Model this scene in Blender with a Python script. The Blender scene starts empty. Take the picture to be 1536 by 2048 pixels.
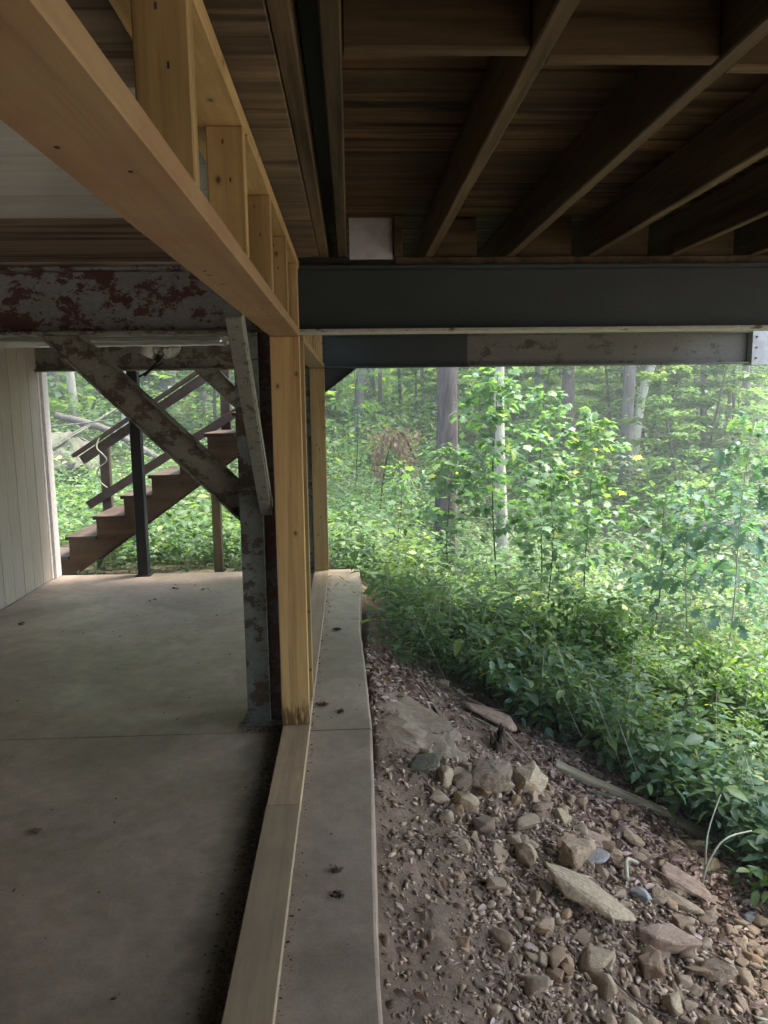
import bpy, bmesh, math, random
import numpy as np
from mathutils import Vector, Matrix, noise

random.seed(7); rng = np.random.default_rng(7)
R = math.radians
scene = bpy.context.scene
col = scene.collection

# ------------------------------------------------------------------ camera, sky, sun, exposure
CAM_H = 1.6878
pi_, ya_, ro_ = R(8.2855), R(2.4023), R(0.7409)
F = Vector((math.sin(ya_)*math.cos(pi_), math.cos(ya_)*math.cos(pi_), -math.sin(pi_)))
Rt = Vector((math.cos(ya_), -math.sin(ya_), 0))
Up = Rt.cross(F)
ri = Rt*math.cos(ro_) - Up*math.sin(ro_)
ui = Rt*math.sin(ro_) + Up*math.cos(ro_)
cd = bpy.data.cameras.new('camera'); cam = bpy.data.objects.new('camera', cd); col.objects.link(cam)
m3 = Matrix((ri, ui, -F)).transposed()
cam.matrix_world = Matrix.Translation((0, 0, CAM_H)) @ m3.to_4x4()
cd.sensor_fit = 'VERTICAL'; cd.sensor_height = 36; cd.sensor_width = 27; cd.lens = 1539/2048*36
cd.clip_start = .05; cd.clip_end = 1500
scene.camera = cam

world = bpy.data.worlds.new("World"); scene.world = world; world.use_nodes = True
nt = world.node_tree; nt.nodes.clear()
SUN_EL, SUN_ROT = 66, 75
sky = nt.nodes.new('ShaderNodeTexSky'); sky.sky_type = 'NISHITA'; sky.sun_disc = False
sky.sun_elevation = R(SUN_EL); sky.sun_rotation = R(SUN_ROT); sky.air_density = 1.3; sky.dust_density = 3.0
bg = nt.nodes.new('ShaderNodeBackground'); bg.inputs[1].default_value = .15
ow = nt.nodes.new('ShaderNodeOutputWorld'); nt.links.new(sky.outputs[0], bg.inputs[0]); nt.links.new(bg.outputs[0], ow.inputs[0])
sd = bpy.data.lights.new('sun', 'SUN'); sd.energy = 3.0; sd.angle = R(20); sd.color = (1, .96, .86)
so = bpy.data.objects.new('sun', sd); col.objects.link(so)
az = R(SUN_ROT)
sv = Vector((math.sin(az)*math.cos(R(SUN_EL)), math.cos(az)*math.cos(R(SUN_EL)), math.sin(R(SUN_EL))))
so.rotation_euler = sv.to_track_quat('Z', 'Y').to_euler(); so.location = sv*60
scene.view_settings.view_transform = 'Standard'; scene.view_settings.look = 'None'
scene.view_settings.gamma = 1; scene.view_settings.use_curve_mapping = False
scene.view_settings.exposure = 2.5
scene.cycles.max_bounces = 8; scene.cycles.diffuse_bounces = 5; scene.cycles.glossy_bounces = 3
scene.cycles.transmission_bounces = 6; scene.cycles.transparent_max_bounces = 8
scene.cycles.use_denoising = True

# ------------------------------------------------------------------ ground height
def sst(a, b, x):
    t = min(1, max(0, (x-a)/(b-a))); return t*t*(3-2*t)
def ground_h(X, Y):
    zs = -.10 - .11*max(0, min(4.6, 5.0-Y)) - .03*max(0, min(Y, 14)-5)
    z = zs - 1.75*(1-math.exp(-max(0, X)/3.0))*sst(22, 12, Y)
    z += .085*max(0, min(Y, 66)-13)**1.12
    z += sst(-.5, -5, X)*.12*max(0, Y-9.5) + sst(8, 16, X)*.10*max(0, min(X, 40)-8)
    if X < .1 and Y < 8: z = min(z, -.3) if Y < 7.3 else z
    return z
BX = [.05, .7, 1.2, 1.6, 2.1, 2.35, 2.6, 3.0, 3.4, 6]; BY = [5.55, 5.6, 5.25, 4.9, 4.55, 4.1, 3.2, 1.5, -3, -8]
def plant_edge(x): return float(np.interp(x, BX, BY))
def ground_n(X, Y):
    z = ground_h(X, Y)
    p = Vector((X, Y, 0))
    near = sst(-.1, .3, X)*sst(5.5, 3.6, X)*sst(7.5, 6.0, Y)*sst(-2, 0, Y)
    if near > 0:
        z += near*(.045*noise.noise(p*1.7) + .03*noise.noise(p*5) + .016*noise.noise(p*14+Vector((3, 1, 2))) + .008*noise.noise(p*34))
        z += .07*math.exp(-((X-.85)**2+(Y-4.15)**2)/.25)*near
    far = 1-near
    z += far*.10*noise.noise(p*.5)*sst(7, 12, Y)
    if Y > 24: z += .8*noise.noise(p*.09)*sst(24, 40, Y)
    return z

# ------------------------------------------------------------------ material helpers
def nmat(name):
    m = bpy.data.materials.new(name); m.use_nodes = True
    n = m.node_tree.nodes; n.clear()
    out = n.new('ShaderNodeOutputMaterial'); b = n.new('ShaderNodeBsdfPrincipled')
    m.node_tree.links.new(b.outputs[0], out.inputs[0]); m.cycles.displacement_method = 'BUMP' if hasattr(m, 'cycles') and hasattr(m.cycles, 'displacement_method') else 'BUMP'
    return m, n, m.node_tree.links, b, out
def ramp(n, stops, interp='LINEAR'):
    r = n.new('ShaderNodeValToRGB'); cr = r.color_ramp; cr.interpolation = interp
    while len(cr.elements) < len(stops): cr.elements.new(.5)
    for e, (p, c) in zip(cr.elements, stops): e.position = p; e.color = (*c, 1) if len(c) == 3 else c
    return r
def noise_tex(n, l, vec, scale, detail=6, rough=.6, dist=0):
    t = n.new('ShaderNodeTexNoise'); t.inputs['Scale'].default_value = scale; t.inputs['Detail'].default_value = detail
    t.inputs['Roughness'].default_value = rough; t.inputs['Distortion'].default_value = dist
    if vec is not None: l.new(vec, t.inputs['Vector'])
    return t
def coords(n, l, scale=(1, 1, 1), rnd=True):
    tc = n.new('ShaderNodeTexCoord'); mp = n.new('ShaderNodeMapping'); mp.inputs['Scale'].default_value = scale
    l.new(tc.outputs['Object'], mp.inputs['Vector'])
    if rnd:
        oi = n.new('ShaderNodeObjectInfo'); mu = n.new('ShaderNodeMath'); mu.operation = 'MULTIPLY'; mu.inputs[1].default_value = 57
        l.new(oi.outputs['Random'], mu.inputs[0]); cb = n.new('ShaderNodeCombineXYZ')
        for i in range(3): l.new(mu.outputs[0], cb.inputs[i])
        l.new(cb.outputs[0], mp.inputs['Location'])
    return mp.outputs[0]
def mix(n, l, a, b, f, mode='MIX'):
    m = n.new('ShaderNodeMix'); m.data_type = 'RGBA'; m.blend_type = mode
    for s, v in ((m.inputs[0], f), (m.inputs[6], a), (m.inputs[7], b)):
        if hasattr(v, 'links') or hasattr(v, 'is_linked'): l.new(v, s)
        elif isinstance(v, (int, float)): s.default_value = v
        else: s.default_value = (*v, 1)
    return m.outputs[2]
def bump(n, l, b, h, strength=.3, dist=.01):
    bp = n.new('ShaderNodeBump'); bp.inputs['Strength'].default_value = strength; bp.inputs['Distance'].default_value = dist
    l.new(h, bp.inputs['Height']); l.new(bp.outputs[0], b.inputs['Normal']); return bp

def wood(name, dark, light, axis='Y', rough=.65, knots=0, stain=None, stain_amt=.5, fine=60, bstr=.35, streak=None, rings=0):
    m, n, l, b, out = nmat(name)
    sc = {'X': (.05, 1, 1), 'Y': (1, .05, 1), 'Z': (1, 1, .05)}[axis]
    v = coords(n, l, sc)
    g1 = noise_tex(n, l, v, fine*1.5, 7, .7, .3); g2 = noise_tex(n, l, v, fine*.22, 3, .5, 1.2)
    if rings:
        w = n.new('ShaderNodeTexWave'); w.wave_type = 'RINGS'; w.inputs['Scale'].default_value = rings; w.inputs['Distortion'].default_value = 5
        w.inputs['Detail'].default_value = 3; w.inputs['Detail Scale'].default_value = 1.2; l.new(v, w.inputs['Vector'])
        gg = mix(n, l, g2.outputs[0], w.outputs[0], .55)
    else: gg = g2.outputs[0]
    g = mix(n, l, gg, g1.outputs[0], .45)
    r = ramp(n, [(.36, dark), (.58, light)]); l.new(g, r.inputs[0]); c = r.outputs[0]
    oi = n.new('ShaderNodeObjectInfo'); rr = ramp(n, [(0, (.62, .62, .62) if 'deck_board' in name else (.8, .8, .8)), (1, (1.25, 1.15, 1.05) if 'deck_board' in name else (1.12, 1.08, 1.02))]); l.new(oi.outputs['Random'], rr.inputs[0])
    c = mix(n, l, c, rr.outputs[0], 1.0, 'MULTIPLY')
    vb = coords(n, l, (1, 1, 1))
    if stain:
        s = noise_tex(n, l, vb, 2.6, 5, .65, .6); sr = ramp(n, [(.42, (0, 0, 0)), (.68, (stain_amt,)*3)]); l.new(s.outputs[0], sr.inputs[0])
        c = mix(n, l, c, stain, sr.outputs[0])
    if streak:
        s = noise_tex(n, l, v, 16, 3, .6, .3); sr = ramp(n, [(.52, (0, 0, 0)), (.62, (.85,)*3)]); l.new(s.outputs[0], sr.inputs[0])
        c = mix(n, l, c, streak, sr.outputs[0])
    if knots:
        tk = n.new('ShaderNodeTexCoord'); sk = n.new('ShaderNodeSeparateXYZ'); l.new(tk.outputs['Object'], sk.inputs[0])
        ad = n.new('ShaderNodeMath'); ad.operation = 'ADD'; mu_ = n.new('ShaderNodeMath'); mu_.operation = 'MULTIPLY'; mu_.inputs[1].default_value = .7
        aa, bb, gg_ = {'X': (1, 2, 0), 'Y': (0, 2, 1), 'Z': (0, 1, 2)}[axis]
        l.new(sk.outputs[aa], ad.inputs[0]); l.new(sk.outputs[bb], ad.inputs[1]); l.new(sk.outputs[gg_], mu_.inputs[0])
        ck = n.new('ShaderNodeCombineXYZ'); l.new(ad.outputs[0], ck.inputs[0]); l.new(mu_.outputs[0], ck.inputs[1])
        of = n.new('ShaderNodeVectorMath'); of.operation = 'ADD'; l.new(ck.outputs[0], of.inputs[0]); cb2 = n.new('ShaderNodeCombineXYZ'); m57 = n.new('ShaderNodeMath'); m57.operation = 'MULTIPLY'; m57.inputs[1].default_value = 31
        l.new(oi.outputs['Random'], m57.inputs[0]); l.new(m57.outputs[0], cb2.inputs[0]); l.new(m57.outputs[0], cb2.inputs[1]); l.new(cb2.outputs[0], of.inputs[1])
        vo = n.new('ShaderNodeTexVoronoi'); vo.voronoi_dimensions = '2D'; vo.inputs['Scale'].default_value = knots*2.2; l.new(of.outputs[0], vo.inputs['Vector'])
        kr = ramp(n, [(.02, (.9,)*3), (.035, (.45,)*3), (.06, (.1,)*3), (.10, (0, 0, 0))]); l.new(vo.outputs['Distance'], kr.inputs[0])
        c = mix(n, l, c, (dark[0]*.3, dark[1]*.22, dark[2]*.2), kr.outputs[0])
    l.new(c, b.inputs['Base Color']); b.inputs['Roughness'].default_value = rough
    b.inputs['Specular IOR Level'].default_value = .22
    bump(n, l, b, g, bstr, .004)
    return m
def painted_steel(name, paint, under, amt, rough=.5, scale=5, blotch=None):
    m, n, l, b, out = nmat(name); v = coords(n, l, (1, 1, 1.5))
    a = noise_tex(n, l, v, scale, 12, .74, .08); r = ramp(n, [(amt, (0, 0, 0)), (amt+.012, (1, 1, 1))]); l.new(a.outputs[0], r.inputs[0])
    f = noise_tex(n, l, v, 40, 4, .7); fr = ramp(n, [(.3, (.75,)*3), (.7, (1.1,)*3)]); l.new(f.outputs[0], fr.inputs[0])
    big = noise_tex(n, l, v, 1.7, 4, .6); br = ramp(n, [(.35, paint), (.65, blotch or paint)]); l.new(big.outputs[0], br.inputs[0])
    c = mix(n, l, br.outputs[0], under, r.outputs[0]); c = mix(n, l, c, fr.outputs[0], 1.0, 'MULTIPLY')
    sp = noise_tex(n, l, v, 90, 3, .6); spr = ramp(n, [(.68, (0, 0, 0)), (.72, (.8,)*3)]); l.new(sp.outputs[0], spr.inputs[0])
    c = mix(n, l, c, (.05, .035, .025), spr.outputs[0])
    l.new(c, b.inputs['Base Color']); b.inputs['Roughness'].default_value = rough
    b.inputs['Specular IOR Level'].default_value = .3
    bump(n, l, b, r.outputs[0], .5, -.002)
    return m
def plain(name, c, rough=.6, metal=0, var=.15, scale=30):
    m, n, l, b, out = nmat(name); v = coords(n, l)
    t = noise_tex(n, l, v, scale, 5, .6); r = ramp(n, [(.3, tuple(x*(1-var) for x in c)), (.7, tuple(x*(1+var) for x in c))])
    l.new(t.outputs[0], r.inputs[0]); l.new(r.outputs[0], b.inputs['Base Color']); b.inputs['Roughness'].default_value = rough
    b.inputs['Metallic'].default_value = metal; bump(n, l, b, t.outputs[0], .15, .003)
    return m
def leaf_mat(name, stops, trans=.4, rough=.42, tcol=None):
    m, n, l, b, out = nmat(name)
    at = n.new('ShaderNodeAttribute'); at.attribute_name = 'tint'
    r = ramp(n, stops); l.new(at.outputs['Fac'], r.inputs[0])
    v = coords(n, l, rnd=False); t = noise_tex(n, l, v, 60, 2, .5); tr = ramp(n, [(.3, (.85,)*3), (.7, (1.12,)*3)]); l.new(t.outputs[0], tr.inputs[0])
    c = mix(n, l, r.outputs[0], tr.outputs[0], 1.0, 'MULTIPLY')
    l.new(c, b.inputs['Base Color']); b.inputs['Roughness'].default_value = rough
    b.inputs['Specular IOR Level'].default_value = .38
    if trans:
        tl = n.new('ShaderNodeBsdfTranslucent'); c2 = mix(n, l, c, (1.45, 1.65, .7), 1.0, 'MULTIPLY'); l.new(c2, tl.inputs[0])
        ms = n.new('ShaderNodeMixShader'); ms.inputs[0].default_value = trans
        l.new(b.outputs[0], ms.inputs[1]); l.new(tl.outputs[0], ms.inputs[2]); l.new(ms.outputs[0], out.inputs[0])
    return m
def bark_mat(name, dark, light, sc=14, moss=None):
    m, n, l, b, out = nmat(name); v = coords(n, l, (1, 1, .14))
    t = noise_tex(n, l, v, sc, 6, .7, 1.0); r = ramp(n, [(.36, dark), (.6, light)]); l.new(t.outputs[0], r.inputs[0]); c = r.outputs[0]
    v2 = coords(n, l); t2 = noise_tex(n, l, v2, 2.2, 4, .6); r2 = ramp(n, [(.5, (0, 0, 0)), (.68, (.5,)*3)]); l.new(t2.outputs[0], r2.inputs[0])
    c = mix(n, l, c, moss or tuple(x*1.25 for x in light), r2.outputs[0])
    l.new(c, b.inputs['Base Color']); b.inputs['Roughness'].default_value = .9; bump(n, l, b, t.outputs[0], .9, .03)
    return m

M = {}
# new framing lumber, one material per grain direction
for ax in 'XYZ':
    M['pine'+ax] = wood('pine_lumber_'+ax, (.27, .19, .08), (.45, .345, .165), ax, .6, knots=2.6, fine=50, stain=(.26, .165, .075), stain_amt=.45, bstr=.5)
    M['treated'+ax] = wood('weathered_treated_lumber_'+ax, (.12, .085, .045), (.30, .235, .14), ax, .8, stain=(.10, .10, .06), stain_amt=.6, fine=45)
    M['redwood'+ax] = wood('brown_stained_wood_'+ax, (.03, .018, .015), (.07, .044, .036), ax, .6, fine=40, stain=(.20, .16, .13), stain_amt=.35)
M['sill'] = wood('old_sill_lumber', (.30, .215, .14), (.46, .345, .235), 'Y', .75, fine=50, stain=(.22, .165, .12), stain_amt=.4)
M['header'] = wood('header_lumber', (.24, .16, .09), (.36, .265, .155), 'Y', .6, fine=34, stain=(.28, .15, .09), stain_amt=.7, knots=2.6, bstr=.5)
M['postZ'] = wood('post_lumber_with_water_stain', (.32, .21, .09), (.50, .37, .18), 'Z', .6, knots=2.2, fine=50)
def add_base_stain():
    m = M['postZ']; n = m.node_tree.nodes; l = m.node_tree.links; b = [x for x in n if x.type == 'BSDF_PRINCIPLED'][0]
    src = b.inputs['Base Color'].links[0].from_socket
    tc = n.new('ShaderNodeTexCoord'); sp = n.new('ShaderNodeSeparateXYZ'); l.new(tc.outputs['Object'], sp.inputs[0])
    mp = n.new('ShaderNodeMapping'); mp.inputs['Scale'].default_value = (1, 1, .09); l.new(tc.outputs['Object'], mp.inputs[0])
    t = noise_tex(n, l, mp.outputs[0], 75, 3, .6); 
    hr = ramp(n, [(.0, (1.25,)*3), (.12, (1,)*3), (.33, (0, 0, 0))]); l.new(sp.outputs[2], hr.inputs[0])
    a = n.new('ShaderNodeMath'); a.operation = 'MULTIPLY'; l.new(t.outputs[0], a.inputs[0]); l.new(hr.outputs[0], a.inputs[1])
    r = ramp(n, [(.40, (0, 0, 0)), (.52, (.85,)*3)]); l.new(a.outputs[0], r.inputs[0])
    l.new(mix(n, l, src, (.07, .04, .015), r.outputs[0]), b.inputs['Base Color'])
add_base_stain()
M['deckboard'] = wood('wet_deck_board', (.010, .007, .004), (.15, .095, .05), 'X', .7, fine=38, streak=(.02, .013, .01), stain=(.05, .03, .02), stain_amt=.8)
M['joist'] = wood('deck_joist_lumber', (.02, .013, .008), (.12, .09, .053), 'Y', .75, fine=40, stain=(.08, .06, .035), stain_amt=.5)
M['joistside'] = M['joist']
M['blockX'] = wood('deck_blocking_lumber', (.035, .023, .012), (.11, .082, .045), 'X', .75, fine=40)
M['ceilpale'] = wood('grey_painted_plywood', (.46, .46, .45), (.56, .56, .55), 'X', .3, fine=20, streak=(.36, .34, .31), bstr=.15)
M['ceilbrown'] = wood('stained_ceiling_plywood', (.10, .075, .05), (.24, .19, .14), 'X', .6, fine=26, streak=(.045, .03, .02))
M['ceilstrip'] = wood('stained_ceiling_board', (.05, .04, .028), (.22, .175, .125), 'X', .65, fine=30, streak=(.05, .035, .022), stain=(.08, .055, .035), stain_amt=.7)
M['redpeel'] = painted_steel('peeling_red_and_grey_steel', (.26, .28, .28), (.095, .045, .042), .50, .55, 7.5, (.21, .23, .225))
M['darksteel'] = painted_steel('dark_slate_painted_steel', (.040, .052, .056), (.035, .036, .034), .66, .5, 3, (.033, .046, .045))
M['weather'] = painted_steel('weathered_grey_steel', (.13, .13, .115), (.08, .08, .055), .56, .55, 3.2, (.17, .17, .155))
M['flange'] = painted_steel('chipped_lit_flange', (.42, .42, .38), (.10, .07, .05), .60, .5, 9)  # pale base colour paints in the light on the lower flange
M['colpeel'] = painted_steel('peeling_grey_green_column_paint', (.24, .29, .29), (.075, .06, .045), .53, .5, 7, (.12, .145, .14))
M['colred'] = painted_steel('red_primer_on_column', (.06, .025, .026), (.07, .08, .08), .5, .55, 5)
M['bracepale'] = painted_steel('speckled_pale_green_brace', (.19, .205, .18), (.09, .09, .07), .56, .55, 22)
M['brace'] = painted_steel('flaking_grey_brace', (.27, .28, .24), (.11, .09, .07), .52, .6, 9, (.19, .195, .165))
M['black'] = plain('black_painted_post', (.012, .012, .015), .6)
M['silver'] = plain('galvanised_sheet', (.62, .63, .62), .35, .6)
M['whitemetal'] = plain('dirty_white_sheet', (.42, .44, .46), .5, 0, .2, 12)
M['bolt'] = plain('bolt_steel', (.10, .09, .08), .5, .6)
M['lampwhite'] = plain('lamp_white', (.7, .7, .7), .35)

def siding_mat():
    m, n, l, b, out = nmat('grey_painted_siding'); v = coords(n, l, (1, 1, .06))
    t = noise_tex(n, l, v, 70, 4, .6, .3); r = ramp(n, [(.3, (.30, .265, .22)), (.7, (.40, .36, .31))]); l.new(t.outputs[0], r.inputs[0])
    oi = n.new('ShaderNodeObjectInfo'); rr = ramp(n, [(0, (.9, .9, .9)), (1, (1.05, 1.05, 1.05))]); l.new(oi.outputs['Random'], rr.inputs[0])
    c = mix(n, l, r.outputs[0], rr.outputs[0], 1.0, 'MULTIPLY')
    l.new(c, b.inputs['Base Color']); b.inputs['Roughness'].default_value = .55; bump(n, l, b, t.outputs[0], .3, .003); return m
M['siding'] = siding_mat()
M['trim'] = plain('pale_trim_paint', (.66, .62, .60), .5)
def glossy_soffit():
    m, n, l, b, out = nmat('glossy_soffit_sheet'); v = coords(n, l, (1, .5, 1))
    t = noise_tex(n, l, v, 3.0, 3, .5, .6); b.inputs['Base Color'].default_value = (.30, .32, .31, 1); b.inputs['Roughness'].default_value = .07
    b.inputs['Specular IOR Level'].default_value = .9; b.inputs['Metallic'].default_value = .35; bump(n, l, b, t.outputs[0], .6, .02); return m
M['soffit'] = glossy_soffit()
def glass_mat():
    m, n, l, b, out = nmat('lamp_glass'); b.inputs['Base Color'].default_value = (.95, .97, .97, 1); b.inputs['Roughness'].default_value = .05
    b.inputs['Transmission Weight'].default_value = .85; b.inputs['IOR'].default_value = 1.45; return m
M['glass'] = glass_mat()
def concrete():
    m, n, l, b, out = nmat('stained_concrete'); v = coords(n, l, rnd=False)
    a = noise_tex(n, l, v, 1.1, 7, .62, .5); r = ramp(n, [(.3, (.22, .165, .125)), (.5, (.325, .252, .197)), (.66, (.42, .32, .265))]); l.new(a.outputs[0], r.inputs[0])
    f = noise_tex(n, l, v, 90, 5, .7); fr = ramp(n, [(.3, (.86,)*3), (.7, (1.1,)*3)]); l.new(f.outputs[0], fr.inputs[0])
    md = noise_tex(n, l, v, 11, 8, .75, .2); mdr = ramp(n, [(.32, (.80, .80, .80)), (.68, (1.16, 1.15, 1.14))]); l.new(md.outputs[0], mdr.inputs[0])
    c = mix(n, l, r.outputs[0], fr.outputs[0], 1.0, 'MULTIPLY'); c = mix(n, l, c, mdr.outputs[0], 1.0, 'MULTIPLY')
    s = noise_tex(n, l, v, 2.1, 6, .7, .8); sr = ramp(n, [(.56, (0, 0, 0)), (.74, (.55,)*3)]); l.new(s.outputs[0], sr.inputs[0])
    c = mix(n, l, c, (.17, .145, .11), sr.outputs[0])
    s2 = noise_tex(n, l, v, 30, 3, .6); sr2 = ramp(n, [(.70, (0, 0, 0)), (.75, (.7,)*3)]); l.new(s2.outputs[0], sr2.inputs[0])
    c = mix(n, l, c, (.09, .07, .055), sr2.outputs[0])
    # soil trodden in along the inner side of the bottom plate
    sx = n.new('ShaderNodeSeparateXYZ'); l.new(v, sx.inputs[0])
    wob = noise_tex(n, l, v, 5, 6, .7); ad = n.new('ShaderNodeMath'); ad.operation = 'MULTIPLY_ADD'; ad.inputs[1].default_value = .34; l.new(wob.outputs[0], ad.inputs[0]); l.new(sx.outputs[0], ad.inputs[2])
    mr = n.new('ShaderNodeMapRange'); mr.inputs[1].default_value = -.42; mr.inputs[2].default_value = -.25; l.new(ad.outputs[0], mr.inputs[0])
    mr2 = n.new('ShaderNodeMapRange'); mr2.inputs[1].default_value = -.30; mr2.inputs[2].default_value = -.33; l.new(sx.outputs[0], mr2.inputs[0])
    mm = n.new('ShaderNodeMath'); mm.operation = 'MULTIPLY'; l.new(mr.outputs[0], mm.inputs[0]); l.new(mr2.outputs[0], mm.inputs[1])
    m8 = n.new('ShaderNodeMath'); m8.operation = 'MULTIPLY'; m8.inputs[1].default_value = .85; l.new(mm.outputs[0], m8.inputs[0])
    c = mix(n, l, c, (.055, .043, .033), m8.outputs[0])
    l.new(c, b.inputs['Base Color'])
    rg = ramp(n, [(.3, (.42,)*3), (.7, (.72,)*3)]); l.new(s.outputs[0], rg.inputs[0]); l.new(rg.outputs[0], b.inputs['Roughness'])
    bump(n, l, b, f.outputs[0], .25, .003); return m
M['concrete'] = concrete()
def soil():
    m, n, l, b, out = nmat('brown_soil_and_forest_floor'); v = coords(n, l, rnd=False)
    a = noise_tex(n, l, v, 4, 8, .7, .4); r = ramp(n, [(.3, (.085, .06, .042)), (.55, (.185, .13, .093)), (.72, (.29, .21, .16))]); l.new(a.outputs[0], r.inputs[0])
    f = noise_tex(n, l, v, 70, 6, .75); fr = ramp(n, [(.32, (.55,)*3), (.7, (1.35,)*3)]); l.new(f.outputs[0], fr.inputs[0])
    c = mix(n, l, r.outputs[0], fr.outputs[0], 1.0, 'MULTIPLY')
    p = noise_tex(n, l, v, 1.3, 4, .6); pr = ramp(n, [(.52, (0, 0, 0)), (.66, (.6,)*3)]); l.new(p.outputs[0], pr.inputs[0])
    c = mix(n, l, c, (.27, .18, .14), pr.outputs[0])
    sp = n.new('ShaderNodeSeparateXYZ'); l.new(v, sp.inputs[0])
    fr2 = n.new('ShaderNodeMapRange'); fr2.inputs[1].default_value = 7; fr2.inputs[2].default_value = 10; l.new(sp.outputs[1], fr2.inputs[0])
    c = mix(n, l, c, (.045, .055, .022), fr2.outputs[0])
    l.new(c, b.inputs['Base Color']); b.inputs['Roughness'].default_value = .95
    bump(n, l, b, f.outputs[0], .8, .015); return m
M['soil'] = soil()
def stone(name, cols):
    m, n, l, b, out = nmat(name); v = coords(n, l)
    oi = n.new('ShaderNodeObjectInfo'); r = ramp(n, [(i/(len(cols)-1), c) for i, c in enumerate(cols)]); l.new(oi.outputs['Random'], r.inputs[0])
    a = noise_tex(n, l, v, 14, 7, .7, .5); ar = ramp(n, [(.3, (.55, .52, .5)), (.7, (1.3, 1.3, 1.3))]); l.new(a.outputs[0], ar.inputs[0])
    c = mix(n, l, r.outputs[0], ar.outputs[0], 1.0, 'MULTIPLY')
    s = noise_tex(n, l, v, 5, 4, .6); sr = ramp(n, [(.5, (0, 0, 0)), (.7, (.6,)*3)]); l.new(s.outputs[0], sr.inputs[0])
    c = mix(n, l, c, (.14, .095, .062), sr.outputs[0])
    ge = n.new('ShaderNodeNewGeometry'); gs = n.new('ShaderNodeSeparateXYZ'); l.new(ge.outputs['Normal'], gs.inputs[0]); dn = noise_tex(n, l, v, 30, 4, .7); dm = n.new('ShaderNodeMath'); dm.operation = 'MULTIPLY'; l.new(gs.outputs[2], dm.inputs[0]); l.new(dn.outputs[0], dm.inputs[1])
    dr = ramp(n, [(.38, (0, 0, 0)), (.56, (.6,)*3)]); l.new(dm.outputs[0], dr.inputs[0]); c = mix(n, l, c, (.20, .145, .10), dr.outputs[0])
    l.new(c, b.inputs['Base Color']); b.inputs['Roughness'].default_value = .85; bump(n, l, b, a.outputs[0], .7, .012); return m
M['stone'] = stone('sandstone', [(.35, .26, .175), (.42, .335, .235), (.27, .18, .115), (.45, .37, .26), (.37, .30, .225), (.42, .28, .15), (.31, .23, .165)])
M['boulder'] = stone('grey_brown_boulder', [(.23, .18, .135), (.26, .205, .15)])
M['flatstone'] = stone('ochre_flat_stone', [(.48, .40, .27), (.46, .38, .27)])
M['pinkstone'] = stone('pink_dusty_stone', [(.46, .34, .27), (.46, .34, .27)])
M['bluestone'] = stone('pale_blue_grey_stone', [(.38, .41, .44), (.40, .42, .45)])
M['rubble'] = leaf_mat('rubble_chips', [(0, (.10, .067, .045)), (.35, (.24, .17, .12)), (.7, (.39, .30, .215)), (1, (.50, .41, .33))], 0, .9)
M['litter'] = leaf_mat('dry_leaf_litter', [(0, (.08, .045, .038)), (.35, (.21, .13, .11)), (.7, (.40, .29, .26)), (1, (.58, .47, .45))], .15, .6)
M['crumb'] = leaf_mat('dark_crumbs', [(0, (.04, .03, .022)), (.7, (.11, .085, .065)), (1, (.28, .23, .18))], 0, .9)
G0 = [(0, (.06, .11, .05)), (.4, (.105, .18, .10)), (.7, (.15, .235, .12)), (.9, (.22, .30, .11)), (1, (.32, .36, .12))]
M['herb'] = leaf_mat('herb_leaf', G0, .42, .5)
M['shrub'] = leaf_mat('shrub_leaf', [(0, (.04, .09, .02)), (.6, (.085, .17, .035)), (1, (.25, .32, .06))], .42, .5)
M['maple'] = leaf_mat('maple_sapling_leaf', [(0, (.08, .15, .085)), (.55, (.13, .225, .12)), (.88, (.20, .30, .10)), (1, (.44, .42, .10))], .45, .45)
M['oak'] = leaf_mat('oak_sapling_leaf', [(0, (.045, .125, .085)), (.6, (.11, .20, .145)), (1, (.20, .30, .12))], .42, .45)
M['under'] = leaf_mat('understory_leaf', [(0, (.07, .12, .06)), (.5, (.13, .21, .11)), (1, (.26, .34, .10))], .5, .45)
M['canopy'] = leaf_mat('canopy_leaf', [(0, (.09, .155, .05)), (.5, (.20, .29, .07)), (1, (.36, .42, .08))], .55, .45)
M['deadleaf'] = leaf_mat('dead_brown_leaf', [(0, (.18, .11, .08)), (1, (.36, .26, .20))], .3, .6)
M['stem'] = plain('green_stem', (.10, .13, .05), .7)
M['twig'] = plain('dark_twig', (.055, .04, .03), .8)
M['palestem'] = plain('pale_stem', (.36, .36, .28), .7)
M['bark'] = bark_mat('ridged_brown_bark', (.035, .027, .026), (.125, .095, .09), 16)
M['barkgrey'] = bark_mat('smooth_grey_bark', (.08, .072, .07), (.17, .152, .148), 8)
M['barkpale'] = bark_mat('pale_mottled_bark', (.28, .26, .22), (.46, .43, .37), 7, (.30, .28, .22))
M['barkdark'] = bark_mat('dark_bark', (.05, .045, .04), (.14, .12, .11), 14)
M['moss'] = bark_mat('moss_covered_rock', (.07, .07, .05), (.16, .15, .12), 6, (.09, .13, .025))
M['oldwood'] = wood('silvered_old_timber', (.12, .11, .08), (.30, .28, .22), 'X', .85, fine=50, stain=(.14, .17, .08), stain_amt=.6)
M['rotwood'] = wood('rotten_dark_wood', (.03, .022, .018), (.11, .08, .06), 'X', .9, fine=40)

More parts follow.
